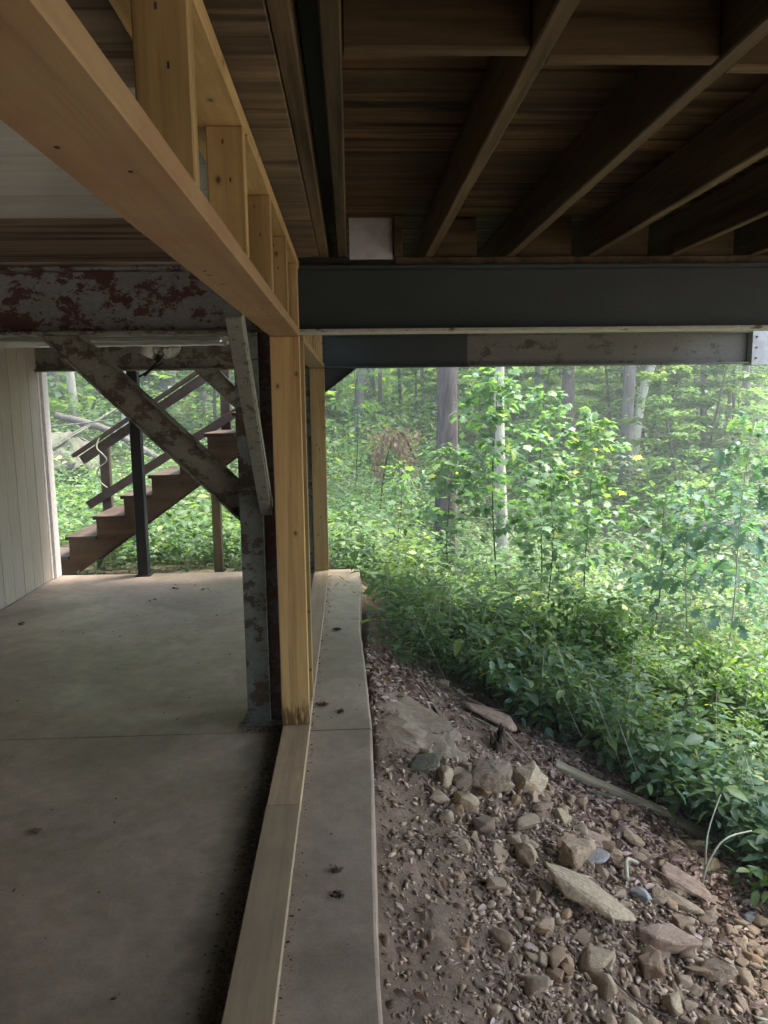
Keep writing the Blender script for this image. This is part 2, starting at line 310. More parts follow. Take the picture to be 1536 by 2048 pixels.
# ------------------------------------------------------------------ object helpers
def tag(o, label=None, cat=None, group=None, kind=None):
    if label: o['label'] = label
    if cat: o['category'] = cat
    if group: o['group'] = group
    if kind: o['kind'] = kind
    return o
def empty(name, loc, label, cat, group=None):
    o = bpy.data.objects.new(name, None); o.location = loc; o.empty_display_size = .1; col.objects.link(o)
    return tag(o, label, cat, group)
def link(name, me, mat, parent=None, loc=None):
    o = bpy.data.objects.new(name, me)
    if mat is not None and len(me.materials) == 0: me.materials.append(mat)
    col.objects.link(o)
    if parent is not None: o.parent = parent
    if loc is not None: o.location = loc
    return o
def bm_mesh(bm, name, off=(0, 0, 0), smooth=False):
    me = bpy.data.meshes.new(name)
    if any(off): bmesh.ops.translate(bm, verts=bm.verts, vec=(-off[0], -off[1], -off[2]))
    bm.normal_update(); bm.to_mesh(me); bm.free()
    if smooth:
        for p in me.polygons: p.use_smooth = True
    return me
def box_into(bm, x0, x1, y0, y1, z0, z1, bev=0.0):
    r = bmesh.ops.create_cube(bm, size=1); vs = r['verts']
    for v in vs: v.co = Vector((x0+(v.co.x+.5)*(x1-x0), y0+(v.co.y+.5)*(y1-y0), z0+(v.co.z+.5)*(z1-z0)))
    if bev:
        es = list({e for v in vs for e in v.link_edges})
        bmesh.ops.bevel(bm, geom=es, offset=bev, segments=1, affect='EDGES')
def box(name, x0, x1, y0, y1, z0, z1, mat, parent, bev=.003):
    """world-coordinate box as one part; parent is an unrotated Empty"""
    bm = bmesh.new(); box_into(bm, x0, x1, y0, y1, z0, z1, bev)
    off = parent.location if parent is not None else Vector((0, 0, 0))
    c = Vector(((x0+x1)/2, (y0+y1)/2, (z0+z1)/2)) if parent is None else None
    if parent is None:
        return link(name, bm_mesh(bm, name, (x0, y0, z0)), mat, None, (x0, y0, z0))
    return link(name, bm_mesh(bm, name, off), mat, parent)
def bar_mesh(p0, p1, w, h, up=(0, 0, 1), off=(0, 0, 0), bev=.003, flange=0):
    """prism from p0 to p1; w = width across (side), h = height along 'up'"""
    p0, p1 = Vector(p0), Vector(p1); d = (p1-p0); L = d.length; d.normalize(); s = d.cross(Vector(up)).normalized(); u = s.cross(d)
    bm = bmesh.new()
    if flange:
        t = .012
        box_into(bm, 0, L, -w/2, w/2, h/2-t, h/2, .002); box_into(bm, 0, L, -w/2, w/2, -h/2, -h/2+t, .002); box_into(bm, 0, L, -.006, .006, -h/2+t, h/2-t)
    else: box_into(bm, 0, L, -w/2, w/2, -h/2, h/2, bev)
    mt = Matrix((d, s, u)).transposed().to_4x4(); mt.translation = p0
    bm.transform(mt)
    return bm
def bar(name, p0, p1, w, h, mat, parent, up=(0, 0, 1), flange=0):
    bm = bar_mesh(p0, p1, w, h, up, flange=flange)
    return link(name, bm_mesh(bm, name, parent.location if parent else (0, 0, 0)), mat, parent)
def tube_mesh(name, pts, rads, sides=8, off=(0, 0, 0), jit=0, cap=True, seed=0):
    rr = random.Random(seed); V = []; Fc = []
    pts = [Vector(p) for p in pts]
    for i, p in enumerate(pts):
        d = (pts[min(i+1, len(pts)-1)]-pts[max(i-1, 0)]).normalized()
        a = Vector((1, 0, 0)) if abs(d.x) < .8 else Vector((0, 1, 0))
        s = d.cross(a).normalized(); t = d.cross(s)
        for k in range(sides):
            an = 2*math.pi*k/sides; r = rads[i]*(1+jit*(rr.random()-.5))
            V.append(p+(s*math.cos(an)+t*math.sin(an))*r-Vector(off))
    for i in range(len(pts)-1):
        for k in range(sides):
            a = i*sides+k; b = i*sides+(k+1) % sides
            Fc.append((a, b, b+sides, a+sides))
    if cap: Fc.append(tuple(range(sides-1, -1, -1))); Fc.append(tuple(range((len(pts)-1)*sides, len(pts)*sides)))
    me = bpy.data.meshes.new(name); me.from_pydata([tuple(v) for v in V], [], Fc); me.update()
    for p in me.polygons: p.use_smooth = True
    return me
def np_mesh(name, V, T, tint=None, smooth=False):
    me = bpy.data.meshes.new(name); V = np.asarray(V, np.float32); T = np.asarray(T, np.int32)
    me.vertices.add(len(V)); me.vertices.foreach_set('co', V.ravel())
    me.loops.add(T.size); me.loops.foreach_set('vertex_index', T.ravel())
    me.polygons.add(len(T)); me.polygons.foreach_set('loop_start', np.arange(0, T.size, T.shape[1], dtype=np.int32))
    try: me.polygons.foreach_set('loop_total', np.full(len(T), T.shape[1], np.int32))
    except Exception: pass
    me.update(calc_edges=True)
    if tint is not None:
        a = me.attributes.new('tint', 'FLOAT', 'POINT'); a.data.foreach_set('value', np.asarray(tint, np.float32))
    if smooth: me.polygons.foreach_set('use_smooth', np.ones(len(T), bool))
    return me

# ---- leaf templates (y = leaf direction, length 1)
def tpl(v, t): return np.array(v, float), np.array(t, int)
def droop(v, k): v = v.copy(); v[:, 2] -= k*v[:, 1]**2; return v
OV = tpl([(0, 0, 0), (0, .35, -.02), (0, .7, -.02), (0, 1, 0), (-.22, .28, .05), (-.21, .62, .05), (.22, .28, .05), (.21, .62, .05)],
         [(0, 6, 1), (6, 7, 1), (1, 7, 2), (7, 3, 2), (0, 1, 4), (4, 1, 5), (1, 2, 5), (5, 2, 3)])
OV = (droop(OV[0], .25), OV[1])
KITE = tpl([(0, 0, 0), (-.3, .5, .07), (0, 1, -.1), (.3, .5, .07)], [(0, 2, 1), (0, 3, 2)])
_mo = [(0, 0), (.16, -.02), (.40, .02), (.30, .20), (.56, .48), (.27, .50), (.26, .72), (.12, .70), (0, 1)]
_mo = _mo + [(-x, y) for x, y in _mo[-2:0:-1]]
MAPLE = tpl([(0, .4, 0)]+[(x, y, -.16*(x*x+(y-.4)**2)-.02*(i % 2)) for i, (x, y) in enumerate(_mo)], [(0, 1+i, 1+(i+1) % len(_mo)) for i in range(len(_mo))])
MAPLE = (droop(MAPLE[0], .18), MAPLE[1])
_oy = [0, .14, .26, .36, .5, .6, .74, .82, 1]; _ow = [.01, .05, .20, .09, .30, .13, .27, .12, .01]
_v = []; _t = []
for i, (y, w) in enumerate(zip(_oy, _ow)): _v += [(-w, y, .04), (0, y, 0), (w, y, .04)]
for i in range(len(_oy)-1):
    a = i*3; _t += [(a, a+1, a+3), (a+1, a+4, a+3), (a+1, a+2, a+4), (a+2, a+5, a+4)]
OAK = tpl(_v, _t); OAK = (droop(OAK[0], .2), OAK[1])
PYR = None

def rot_mats(yaw, pitch, roll):
    cy, sy, cp, sp, cr, sr = np.cos(yaw), np.sin(yaw), np.cos(pitch), np.sin(pitch), np.cos(roll), np.sin(roll)
    Z = np.zeros_like(yaw); O = np.ones_like(yaw)
    Rz = np.stack([np.stack([cy, -sy, Z], -1), np.stack([sy, cy, Z], -1), np.stack([Z, Z, O], -1)], 1)
    Rx = np.stack([np.stack([O, Z, Z], -1), np.stack([Z, cp, -sp], -1), np.stack([Z, sp, cp], -1)], 1)
    Ry = np.stack([np.stack([cr, Z, sr], -1), np.stack([Z, O, Z], -1), np.stack([-sr, Z, cr], -1)], 1)
    return Rz @ Rx @ Ry
def scatter(tp, pos, yaw, pitch, roll, scale, tint):
    v, t = tp; n = len(pos); m = len(v)
    Rm = rot_mats(yaw, pitch, roll)
    W = np.einsum('nij,mj->nmi', Rm, v)*np.asarray(scale)[:, None, None] + np.asarray(pos)[:, None, :]
    T = (t[None]+(np.arange(n)*m)[:, None, None]).reshape(-1, 3)
    return W.reshape(-1, 3), T, np.repeat(tint, m)
def join(parts):
    V = []; T = []; C = []; o = 0
    for v, t, c in parts: V.append(v); T.append(t+o); C.append(c); o += len(v)
    return np.concatenate(V), np.concatenate(T), np.concatenate(C)
def stems_np(p0, p1, r):
    """thin three-sided stems, arrays of start and end"""
    n = len(p0); an = np.array([0, 2.094, 4.189]); c = np.stack([np.cos(an), np.sin(an), np.zeros(3)], -1)
    V = np.concatenate([p0[:, None]+c*r[:, None, None], p1[:, None]+c*(r*.5)[:, None, None]], 1)
    t = np.array([(0, 1, 4), (0, 4, 3), (1, 2, 5), (1, 5, 4), (2, 0, 3), (2, 3, 5)])
    T = (t[None]+(np.arange(n)*6)[:, None, None]).reshape(-1, 3)
    return V.reshape(-1, 3), T
def two_mat(me, nfirst, m1, m2):
    me.materials.append(m1); me.materials.append(m2)
    a = np.zeros(len(me.polygons), np.int32); a[nfirst:] = 1; me.polygons.foreach_set('material_index', a)

# ------------------------------------------------------------------ ground: one sheet
def axis_vals(fine0, fine1, fstep, lo, hi):
    v = list(np.arange(fine0, fine1, fstep)); st = fstep; x = fine1
    while x < hi: v.append(x); st = min(st*1.12, 6 if x > 60 else 1.0); x += st
    v.append(hi); st = fstep; x = fine0-fstep
    while x > lo: v.insert(0, x); st = min(st*1.15, 6 if x < -40 else 1.0); x -= st
    v.insert(0, lo); return v
xs = axis_vals(.02, 3.4, .024, -75, 85); ys = axis_vals(1.8, 6.4, .026, -45, 100)
gv = [(x, y, ground_n(x, y)) for y in ys for x in xs]; nx = len(xs)
gi = np.arange(len(gv)).reshape(len(ys), nx)
gq = np.stack([gi[:-1, :-1], gi[:-1, 1:], gi[1:, 1:], gi[1:, :-1]], -1).reshape(-1, 4)
g = link('ground', np_mesh('ground', gv, gq, smooth=True), M['soil']); tag(g, kind='structure')

# ------------------------------------------------------------------ slab (two pours with a joint at y = 3.8)
def slab_part(y0, y1, name, parent):
    bm = bmesh.new(); n = max(2, int((y1-y0)/.12)); L = []; 
    for i in range(n+1):
        y = y0+(y1-y0)*i/n
        xe = .068+.012*math.sin(y*1.9+.6)+.006*noise.noise(Vector((y*3, 0, 0)))
        xe += .012*(1 if y > 5.3 else 0)*-1
        prof = [(-6.5, -.42), (-6.5, 0), (xe-.012, 0), (xe-.003, -.004), (xe, -.013), (xe+.01, -.42)]
        L.append([bm.verts.new((px, y, pz)) for px, pz in prof])
    for a, b in zip(L[:-1], L[1:]):
        for k in range(len(a)-1): bm.faces.new((a[k], b[k], b[k+1], a[k+1]))
    for a in (L[0], L[-1]): bm.faces.new(a)
    bmesh.ops.recalc_face_normals(bm, faces=bm.faces)
    return link(name, bm_mesh(bm, name), M['concrete'], parent)
slab = bpy.data.objects.new('concrete_floor', None); col.objects.link(slab); tag(slab, kind='structure')
slab_part(-5, 3.785, 'floor_slab', slab); slab_part(3.796, 7.62, 'floor_slab', slab)
o = box('joint_filler', -6.49, .055, 3.785, 3.796, -.40, -.012, M['crumb'], slab, 0)

# ------------------------------------------------------------------ timber wall frame
XR, XL = -.237, -.377
Z1, Z2 = 1.995, 2.328
wf = empty('wall_frame', (XR, 3.8, 0), 'pale pine stud frame with low header running overhead towards the steel column', 'wall frame')
box('bottom_plate', XL, XR, -4.9, 2.98, .003, .041, M['sill'], wf)
box('bottom_plate', XL+.002, XR+.001, 2.983, 3.85, .003, .041, M['sill'], wf)
box('header', XL, XR, -4.9, 3.808, Z1, Z1+.038, M['header'], wf)
box('top_plate', XL, XR, -4.9, 3.92, Z2, Z2+.038, M['pineY'], wf)
box('stud', XL, XR, 3.770, 3.808, .0412, Z1-.0005, M['postZ'], wf)
box('stud', XL+.002, XR-.002, 3.8085, 3.8465, .0412, Z2-.0005, M['pineZ'], wf)
for y in (-.55, .05, .67, 1.297, 1.925, 2.535, 3.15, 3.7695):
    box('cripple_stud', XR-.089, XR-.001, y, y+.038, Z1+.0385, Z2-.0005, M['pineZ'], wf)
for y in (1.297, 1.925, 2.535, 3.15):
    for dx, dz in ((-.05, -.035), (-.035, -.12)):
        box('nail', XR+dx-.002, XR+dx+.002, y-.0015, y-.0001, Z2+dz-.006, Z2+dz+.004, M['twig'], wf, 0)
for y, dx in ((1.0, .03), (1.1, .09), (1.9, .04), (2.6, .05), (2.66, .09), (3.5, .07)):
    box('nail', XL+dx-.003, XL+dx+.0025, y-.004, y+.002, Z1-.0015, Z1-.0001, M['twig'], wf, 0)
wf2 = empty('wall_frame', (XR, 7.4, 0), 'pale pine stud frame beyond the near steel beam ending at the slab edge', 'wall frame')
box('bottom_plate', XL, XR, 4.10, 7.45, .003, .041, M['sill'], wf2)
box('bottom_plate', XL+.003, XR-.001, 3.853, 4.098, .003, .041, M['sill'], wf2)
box('header', XL, XR, 4.14, 7.448, Z1, Z1+.038, M['header'], wf2)
box('top_plate', XL, XR, 4.14, 7.36, Z2, Z2+.038, M['pineY'], wf2)
box('stud', XL, XR, 4.14, 4.178, .0412, Z1-.0005, M['pineZ'], wf2)
box('stud', XL, XR, 7.41, 7.448, .0412, Z1-.0005, M['pineZ'], wf2)
y = 4.2
while y < 7.3:
    box('cripple_stud', XR-.089, XR-.001, y, y+.038, Z1+.0385, Z2-.0005, M['pineZ'], wf2); y += .40

# ------------------------------------------------------------------ steel beams
def beam(name, x0, x1, yf, z0, z1, wide, label, pieces):
    e = empty(name, (0, yf, z0), label, 'steel beam'); t = .017
    for a, b, mw, mf in pieces:
        box('web', a, b, yf+wide/2-.006, yf+wide/2+.006, z0+t, z1-t, mw, e, 0)
        box('flange', a, b, yf, yf+wide, z0, z0+t, mf, e, .003)
        box('flange', a, b, yf, yf+wide, z1-t, z1, mw, e, .003)
    return e
nb = beam('steel_beam', -4, 3.9, 3.945, 2.026, 2.352, .16, 'deep near steel beam, red peeling paint on its left half, dark slate on its right half',
     [(-4.0, -.40, M['redpeel'], M['brace']), (-.40, 3.9, M['darksteel'], M['flange'])])
# near column stands where the beam halves meet
fb = beam('steel_beam', -2.9, 3.82, 7.38, 1.990, 2.30, .15, 'far steel beam at the slab edge with woodland seen below it',
     [(-2.935, -.42, M['brace'], M['brace']), (-.42, 1.13, M['darksteel'], M['darksteel']), (1.13, 3.858, M['weather'], M['weather'])])
box('end_plate', 3.86, 4.1, 7.36, 7.55, 1.975, 2.31, M['whitemetal'], fb)
for z in (2.04, 2.14, 2.24):
    bm = bmesh.new(); bmesh.ops.create_cone(bm, cap_ends=True, segments=8, radius1=.011, radius2=.009, depth=.012)
    bmesh.ops.rotate(bm, verts=bm.verts, matrix=Matrix.Rotation(R(90), 3, 'X')); bmesh.ops.translate(bm, verts=bm.verts, vec=(3.90, 7.353, z))
    link('bolt', bm_mesh(bm, 'bolt', fb.location), M['bolt'], fb)

# ------------------------------------------------------------------ near steel column + braces
c1 = empty('steel_column', (-.48, 3.95, 0), 'peeling grey green steel column beside the pine post, red primer showing', 'steel column')
box('flange', -.567, -.450, 3.880, 3.892, .012, 2.0255, M['colpeel'], c1, .002)
box('flange', -.567, -.450, 4.045, 4.057, .012, 2.0255, M['colpeel'], c1, .002)
box('web', -.514, -.502, 3.8925, 4.0445, .012, 2.0255, M['colred'], c1, 0)
box('side_channel', -.448, -.392, 3.915, 4.03, .012, 2.0255, M['colred'], c1, .002)
box('base_plate', -.60, -.385, 3.855, 4.09, .001, .0118, M['brace'], c1, .002)
for xx, yy in ((-.585, 3.868), (-.585, 4.075)):
    box('bolt', xx-.009, xx+.009, yy-.009, yy+.009, .012, .032, M['bolt'], c1, .002)
b1 = empty('brace', (-.57, 4.0, 1.17), 'wide flaking diagonal steel brace left of the near column, below the red beam', 'brace')
def prism(name, pts, y0, y1, mat, parent):
    bm = bmesh.new(); va = [bm.verts.new((a, y0, b)) for a, b in pts]; vb = [bm.verts.new((a, y1, b)) for a, b in pts]
    bm.faces.new(va); bm.faces.new(list(reversed(vb)))
    for i in range(len(pts)): k = (i+1) % len(pts); bm.faces.new((va[i], vb[i], vb[k], va[k]))
    bmesh.ops.recalc_face_normals(bm, faces=bm.faces); bmesh.ops.bevel(bm, geom=list(bm.edges), offset=.0015, segments=1, affect='EDGES')
    return link(name, bm_mesh(bm, name, parent.location), mat, parent)
def brace_shape(e, u0, u1, l0, l1, yc, dep, mat, t=.016):
    # u = upper edge ends, l = lower edge ends (x, z); web between two wider flanges
    prism('web', [(u0[0]-t, u0[1]), (u1[0], u1[1]-t), (l1[0], l1[1]+t), (l0[0]+t, l0[1])], yc-.006, yc+.006, mat, e)
    prism('flange', [u0, u1, (u1[0], u1[1]-t), (u0[0]-t, u0[1])], yc-dep/2, yc+dep/2, mat, e)
    prism('flange', [(l0[0]+t, l0[1]), (l1[0], l1[1]+t), l1, l0], yc-dep/2, yc+dep/2, mat, e)
brace_shape(b1, (-1.33, 2.0255), (-.568, 1.273), (-1.54, 2.0255), (-.568, 1.063), 4.0, .075, M['brace'])
b2 = empty('brace', (-.43, 3.86, 1.16), 'narrow speckled pale green angle brace rising from the near column towards the camera', 'brace')
bar('angle_leg', (-.405, 2.80, 1.985), (-.434, 3.874, 1.12), .060, .008, M['bracepale'], b2)
bar('angle_leg', (-.376, 2.81, 2.005), (-.404, 3.885, 1.17), .008, .045, M['bracepale'], b2)

# far column and braces
c2 = empty('steel_column', (-.45, 7.47, 0), 'dark steel column behind the far pine stud', 'steel column')
box('flange', -.53, -.375, 7.46, 7.472, 0.001, 1.99, M['colpeel'], c2, .002)
box('flange', -.53, -.375, 7.575, 7.587, 0.001, 1.99, M['colpeel'], c2, .002)
box('web', -.458, -.446, 7.473, 7.574, .001, 1.99, M['colred'], c2, 0)
b3 = empty('brace', (-.5, 7.47, 1.3), 'far diagonal steel brace left of the far column', 'brace')
brace_shape(b3, (-1.24, 1.9895), (-.532, 1.28), (-1.47, 1.9895), (-.532, 1.09), 7.5, .09, M['brace'])
b4 = empty('brace', (-.4, 7.47, 1.6), 'far diagonal steel brace right of the far column, under the dark beam', 'brace')
brace_shape(b4, (-.22, 1.9895), (-.373, 1.87), (.05, 1.9895), (-.373, 1.66), 7.5, .09, M['darksteel'])
# slim black post
bp = empty('post', (-2.07, 7.55, 0), 'slim black square post standing at the slab edge in front of the stairs', 'post')
box('shaft', -2.115, -2.015, 7.50, 7.60, .012, 1.989, M['black'], bp, .004)
box('base_plate', -2.14, -1.99, 7.48, 7.615, .001, .0115, M['black'], bp, .002)

# ------------------------------------------------------------------ deck over the right half
dk = empty('deck', (0, 3.9, 2.39), 'dark wooden deck overhead with joists, blocking and cross boards', 'deck')
ZJ0, ZJ1 = 2.392, 2.580
jx = [(-.138, -.094), (-.045, -.003)] + [(x, x+.042) for x in (.386, .799, 1.212, 1.625, 2.038, 2.451, 2.864, 3.277, 3.69)]
for a, b in jx: box('joist', a, b, -4.9, 7.75, ZJ0, ZJ1, M['joist'], dk, .004)
box('sill_or_gap_filler', .24, 3.9, 3.97, 4.08, 2.353, 2.3915, M['joist'], dk, .003)
for i in range(1, len(jx)-1):
    a, b = jx[i][1], jx[i+1][0]; yy = [1.68, 1.745, 1.72, 1.76, 1.70][i % 5] if i > 1 else 1.68
    box('blocking', a+.001, b-.001, yy, yy+.04, ZJ0+.004, ZJ1-.001, M['blockX'], dk, .004)
    if i > 1:
        w = (.222, .29, .27, .30, .25, .28, .27, .26)[i-2]
        box('blocking', a+.001, a+w, 3.99, 4.03, ZJ0+.002, ZJ1-.001, M['blockX'], dk, .003)
box('sill_or_gap_filler', -.45, .239, 3.97, 4.08, 2.353, 2.3915, M['black'], dk, 0)  # black filler, added to stop light leaking in over the beam
box('blocking', .232, .272, 3.93, 4.08, ZJ0+.002, ZJ1-.001, M['blockX'], dk, .003)
box('metal_sheet', .012, .226, 3.965, 3.972, ZJ0-.012, ZJ1-.002, M['whitemetal'], dk, 0)
y = -4.9; k = 0
while y < 7.7:
    dz = random.uniform(0, .004)
    box('deck_board', -.1405, 3.93, y, y+.1335, ZJ1+.001+dz, ZJ1+.028+dz, M['deckboard'], dk, .004); y += .1405; k += 1

box('deck_light_blocker', -.14, 3.92, -4.9, 7.75, ZJ1+.034, ZJ1+.044, M['black'], dk, 0)  # unseen dark sheet, added so the board gaps leak no light
# ceiling over the left half
cl = empty('ceiling', (-1, 2, 2.37), 'low boarded ceiling left of the pine frame, pale grey near, brown and stained further on', 'ceiling')
cl['kind'] = 'structure'
ypan = [(-4.9, -2.2, 'ceilpale'), (-2.195, .595, 'ceilbrown')  , (.6, 1.82, 'ceilbrown'), (1.825, 3.03, 'ceilpale'), (3.035, 3.94, 'ceilbrown')]
for a, b, mm in ypan: box('ceiling_panel', -5.0, XL-.002, a, b, 2.370, 2.382, M[mm], cl, .002)
y = -4.9
while y < 3.9:
    b = min(y+.30, 3.94); dz = random.uniform(0, .003)
    box('ceiling_board', XL, -.1395, y, b-.003, 2.388+dz, 2.402+dz, M['ceilstrip'], cl, .002); y += .30
# glossy sheet ceiling between the two beams
sf = empty('soffit', (-2, 5.5, 2.22), 'glossy sheet ceiling between the two steel beams, left of the frame', 'ceiling'); sf['kind'] = 'structure'
x = -5.0
while x < -.4:
    box('soffit_sheet', x, min(x+.9, -.385), 4.11, 7.375, 2.222, 2.228, M['soffit'], sf, .0015); x += .903
box('ceiling_deck', -5, -.385, 4.11, 7.7, 2.36, 2.40, M['ceilbrown'], sf, 0)
box('roof_deck', -5.2, -.142, -4.9, 4.10, 2.405, 2.44, M['ceilbrown'], cl, 0)
box('fascia_board', -5.2, 3.95, 7.76, 7.80, 2.36, 2.62, M['treatedX'], dk, .003)

# black strip added to darken the gap between the first two joists
box('gap_strip', -.094, -.045, -4.9, 3.93, 2.50, 2.512, M['black'], dk, 0)
# unseen back wall, added to shut out light from behind the camera
hw = empty('added_back_wall', (0, -5, 0), 'added unseen wall shutting light out of the back of the space under the deck', 'wall')
box('wall', -5.2, 3.9, -5.3, -4.92, -1.6, 2.9, M['concrete'], hw, 0)

pp = empty('pipe', (-.83, 5.5, 2.115), 'long shiny metal pipe running under the ceiling behind the near beam', 'pipe')
M['shiny'] = plain('shiny_duct_metal', (.72, .75, .73), .16, .85, .08, 5)
def hcyl(name, x0, x1, r, mat, parent, yo=0):
    n_ = 20; q = [(x0+(x1-x0)*i/n_, 5.5+yo, 2.115+.002*math.sin(i*2.1)) for i in range(n_+1)]
    return link(name, tube_mesh(name, q, [r*(1+.02*math.sin(i*1.3)) for i in range(n_+1)], 18, parent.location), mat, parent)
hcyl('tube', -2.91, -1.86, .040, M['shiny'], pp); hcyl('tube', -1.80, -.86, .040, M['shiny'], pp); hcyl('collar', -1.865, -1.795, .044, M['silver'], pp); hcyl('end_cap', -.87, -.83, .043, M['silver'], pp)
for x in (-2.4, -1.2): box('hanger', x-.006, x+.006, 5.494, 5.506, 2.156, 2.221, M['bolt'], pp, 0)

# lamp dome and flood light
lp = empty('ceiling_light', (-1.515, 6.6, 2.22), 'round ribbed glass ceiling light under the glossy sheet', 'light')
def lathe(name, prof, seg=28, off=(0, 0, 0), cx=0, cy=0):
    V = []; Fc = []
    for r, z in prof:
        for k in range(seg): a = 2*math.pi*k/seg; V.append((r*math.cos(a), r*math.sin(a), z))
    for i in range(len(prof)-1):
        for k in range(seg): a = i*seg+k; b = i*seg+(k+1) % seg; Fc.append((a, b, b+seg, a+seg))
    me = bpy.data.meshes.new(name); me.from_pydata(V, [], Fc); me.update()
    for p in me.polygons: p.use_smooth = True
    return me
prof = [(.002, -.165)]+[(.125*math.sin(R(a))*(1+.02*(i % 2)), -.035-.13*math.cos(R(a))) for i, a in enumerate(range(8, 92, 7))]
link('glass_dome', lathe('glass_dome', prof), M['glass'], lp)
link('base_ring', lathe('base_ring', [(.10, 0), (.138, 0), (.138, -.035), (.10, -.035), (.10, 0)]), M['silver'], lp)
link('bulb', lathe('bulb', [(.001, -.13), (.025, -.12), (.033, -.095), (.022, -.06), (.014, -.03), (.014, 0)], 14), M['lampwhite'], lp)
fl = empty('flood_light', (-1.6, 6.62, 2.2), 'white cone flood light with black bracket hanging beside the glass ceiling light', 'light')
me = lathe('lamp_cone', [(.001, .0), (.035, -.002), (.045, -.03), (.05, -.085), (.066, -.15), (.060, -.15), (.04, -.08)], 20)
o = link('lamp_cone', me, M['lampwhite'], fl, (-.02, -.02, .01)); o.rotation_euler = (0, R(28), 0)
bar('bracket', (-1.50, 6.60, 2.12), (-1.71, 6.60, 1.91), .02, .018, M['black'], fl)
bar('bracket', (-1.545, 6.60, 2.02), (-1.755, 6.60, 1.905), .02, .016, M['black'], fl)
bar('lamp_housing', (-1.49, 6.60, 2.2), (-1.60, 6.60, 2.03), .05, .05, M['black'], fl)

# ------------------------------------------------------------------ siding wall
sw = empty('siding_wall', (-2.92, 7.4, 0), 'pale grey wall of vertical siding boards on the far left', 'wall')
y = 7.435; k = 0
while y > -4.9:
    box('siding_board', -2.95, -2.92-.002*(k % 2), y-.2015, y-.004, .006, 2.221, M['siding'], sw, .004); y -= .2035; k += 1
box('wall_core', -3.05, -2.951, -4.9, 7.43, .006, 2.221, M['black'], sw, 0)
box('corner_trim', -3.03, -2.893, 7.485, 7.615, .004, 1.989, M['trim'], sw, .003)
box('corner_trim', -2.95, -2.915, 7.437, 7.47, .004, 1.989, M['trim'], sw, .003)

# ------------------------------------------------------------------ stairs outside
st = empty('staircase', (-2.9, 7.8, 0), 'dark brown wooden stairs rising to the right beyond the slab', 'stairs')
N0, N1 = 0, 10
nos = [(-2.89+.287*(k-1), .362+.204*(k-1)) for k in range(0, 11)]
def stringer(y0, y1, mat):
    top = [(-3.20, -.06), (nos[0][0]+.02, -.06)]
    for k, (xx, zz) in enumerate(nos): top += [(xx+.02, zz-.04), (xx+.02+.287, zz-.04)]
    top = [(nos[0][0]+.02, -.06)] + top[2:]
    xe = top[-1][0]
    bot = [(xe, 1.183+(xe+1.114)*.711), (-2.83, -.05)]
    pts = top+bot; bm = bmesh.new()
    va = [bm.verts.new((p[0], y0, p[1])) for p in pts]; vb = [bm.verts.new((p[0], y1, p[1])) for p in pts]
    bm.faces.new(va); bm.faces.new(list(reversed(vb)))
    for i in range(len(pts)): j = (i+1) % len(pts); bm.faces.new((va[i], vb[i], vb[j], va[j]))
    bmesh.ops.recalc_face_normals(bm, faces=bm.faces)
    return link('stringer', bm_mesh(bm, 'stringer', st.location), mat, st)
M['stringer'] = wood('brown_stringer', (.045, .028, .017), (.12, .078, .048), 'X', .65, knots=2.0, fine=40, stain=(.16, .13, .09), stain_amt=.3)
stringer(7.80, 7.84, M['stringer']); stringer(8.64, 8.68, M['redwoodX'])
for xx, zz in nos:
    box('tread', xx-.012, xx+.295, 7.785, 8.70, zz-.038, zz, M['redwoodY'], st, .004)
    box('riser', xx+.022, xx+.040, 7.845, 8.635, zz-.204+.001, zz-.040, M['redwoodY'], st, 0)
RS = (2.013-1.098)/(3.078-1.646)
def rz(x, z0, x0): return z0+(x-x0)*RS
bar('hand_rail', (-3.09, 8.72, 1.115), (-.6, 8.72, rz(-.6, 1.115, -3.09)), .11, .04, M['redwoodX'], st)
bar('top_rail', (-3.00, 8.72, 1.065), (-.6, 8.72, rz(-.6, 1.065, -3.00)), .042, .10, M['redwoodX'], st)
bar('mid_rail', (-2.95, 8.68, .56), (-.7, 8.68, .56+2.25*.60), .04, .095, M['redwoodX'], st)
box('rail_post', -2.80, -2.70, 8.70, 8.79, .30, 1.22, M['redwoodZ'], st, .004)
box('rail_post', -1.44, -1.335, 8.70, 8.79, 1.25, 2.10, M['redwoodZ'], st, .004)
box('support_post', -1.46, -1.37, 8.0, 8.09, -.2, 1.0, M['treatedZ'], st, .004)
box('support_post', -.9, -.81, 8.0, 8.09, -.2, 1.35, M['treatedZ'], st, .004)
cv = [(-2.74, 8.69, 1.36), (-2.79, 8.66, 1.28), (-2.80, 8.64, 1.2), (-2.74, 8.64, 1.13), (-2.71, 8.66, 1.06), (-2.80, 8.66, .98), (-2.83, 8.68, .90), (-2.79, 8.66, .82), (-2.72, 8.65, .76)]
def smooth_pts(p, n=6):
    p = [Vector(q) for q in p]; out = []
    for i in range(len(p)-1):
        a, b, c, d = p[max(i-1, 0)], p[i], p[i+1], p[min(i+2, len(p)-1)]
        for k in range(n):
            t = k/n; out.append(.5*((2*b)+(c-a)*t+(2*a-5*b+4*c-d)*t*t+(3*b-a-3*c+d)*t**3))
    out.append(p[-1]); return out
sp = smooth_pts(cv)
o = link('cord', tube_mesh('cord', sp, [.008]*len(sp), 6, sp[0]), M['palestem'], None, sp[0]); tag(o, 'pale cord looped around the lower stair rail post', 'cord')

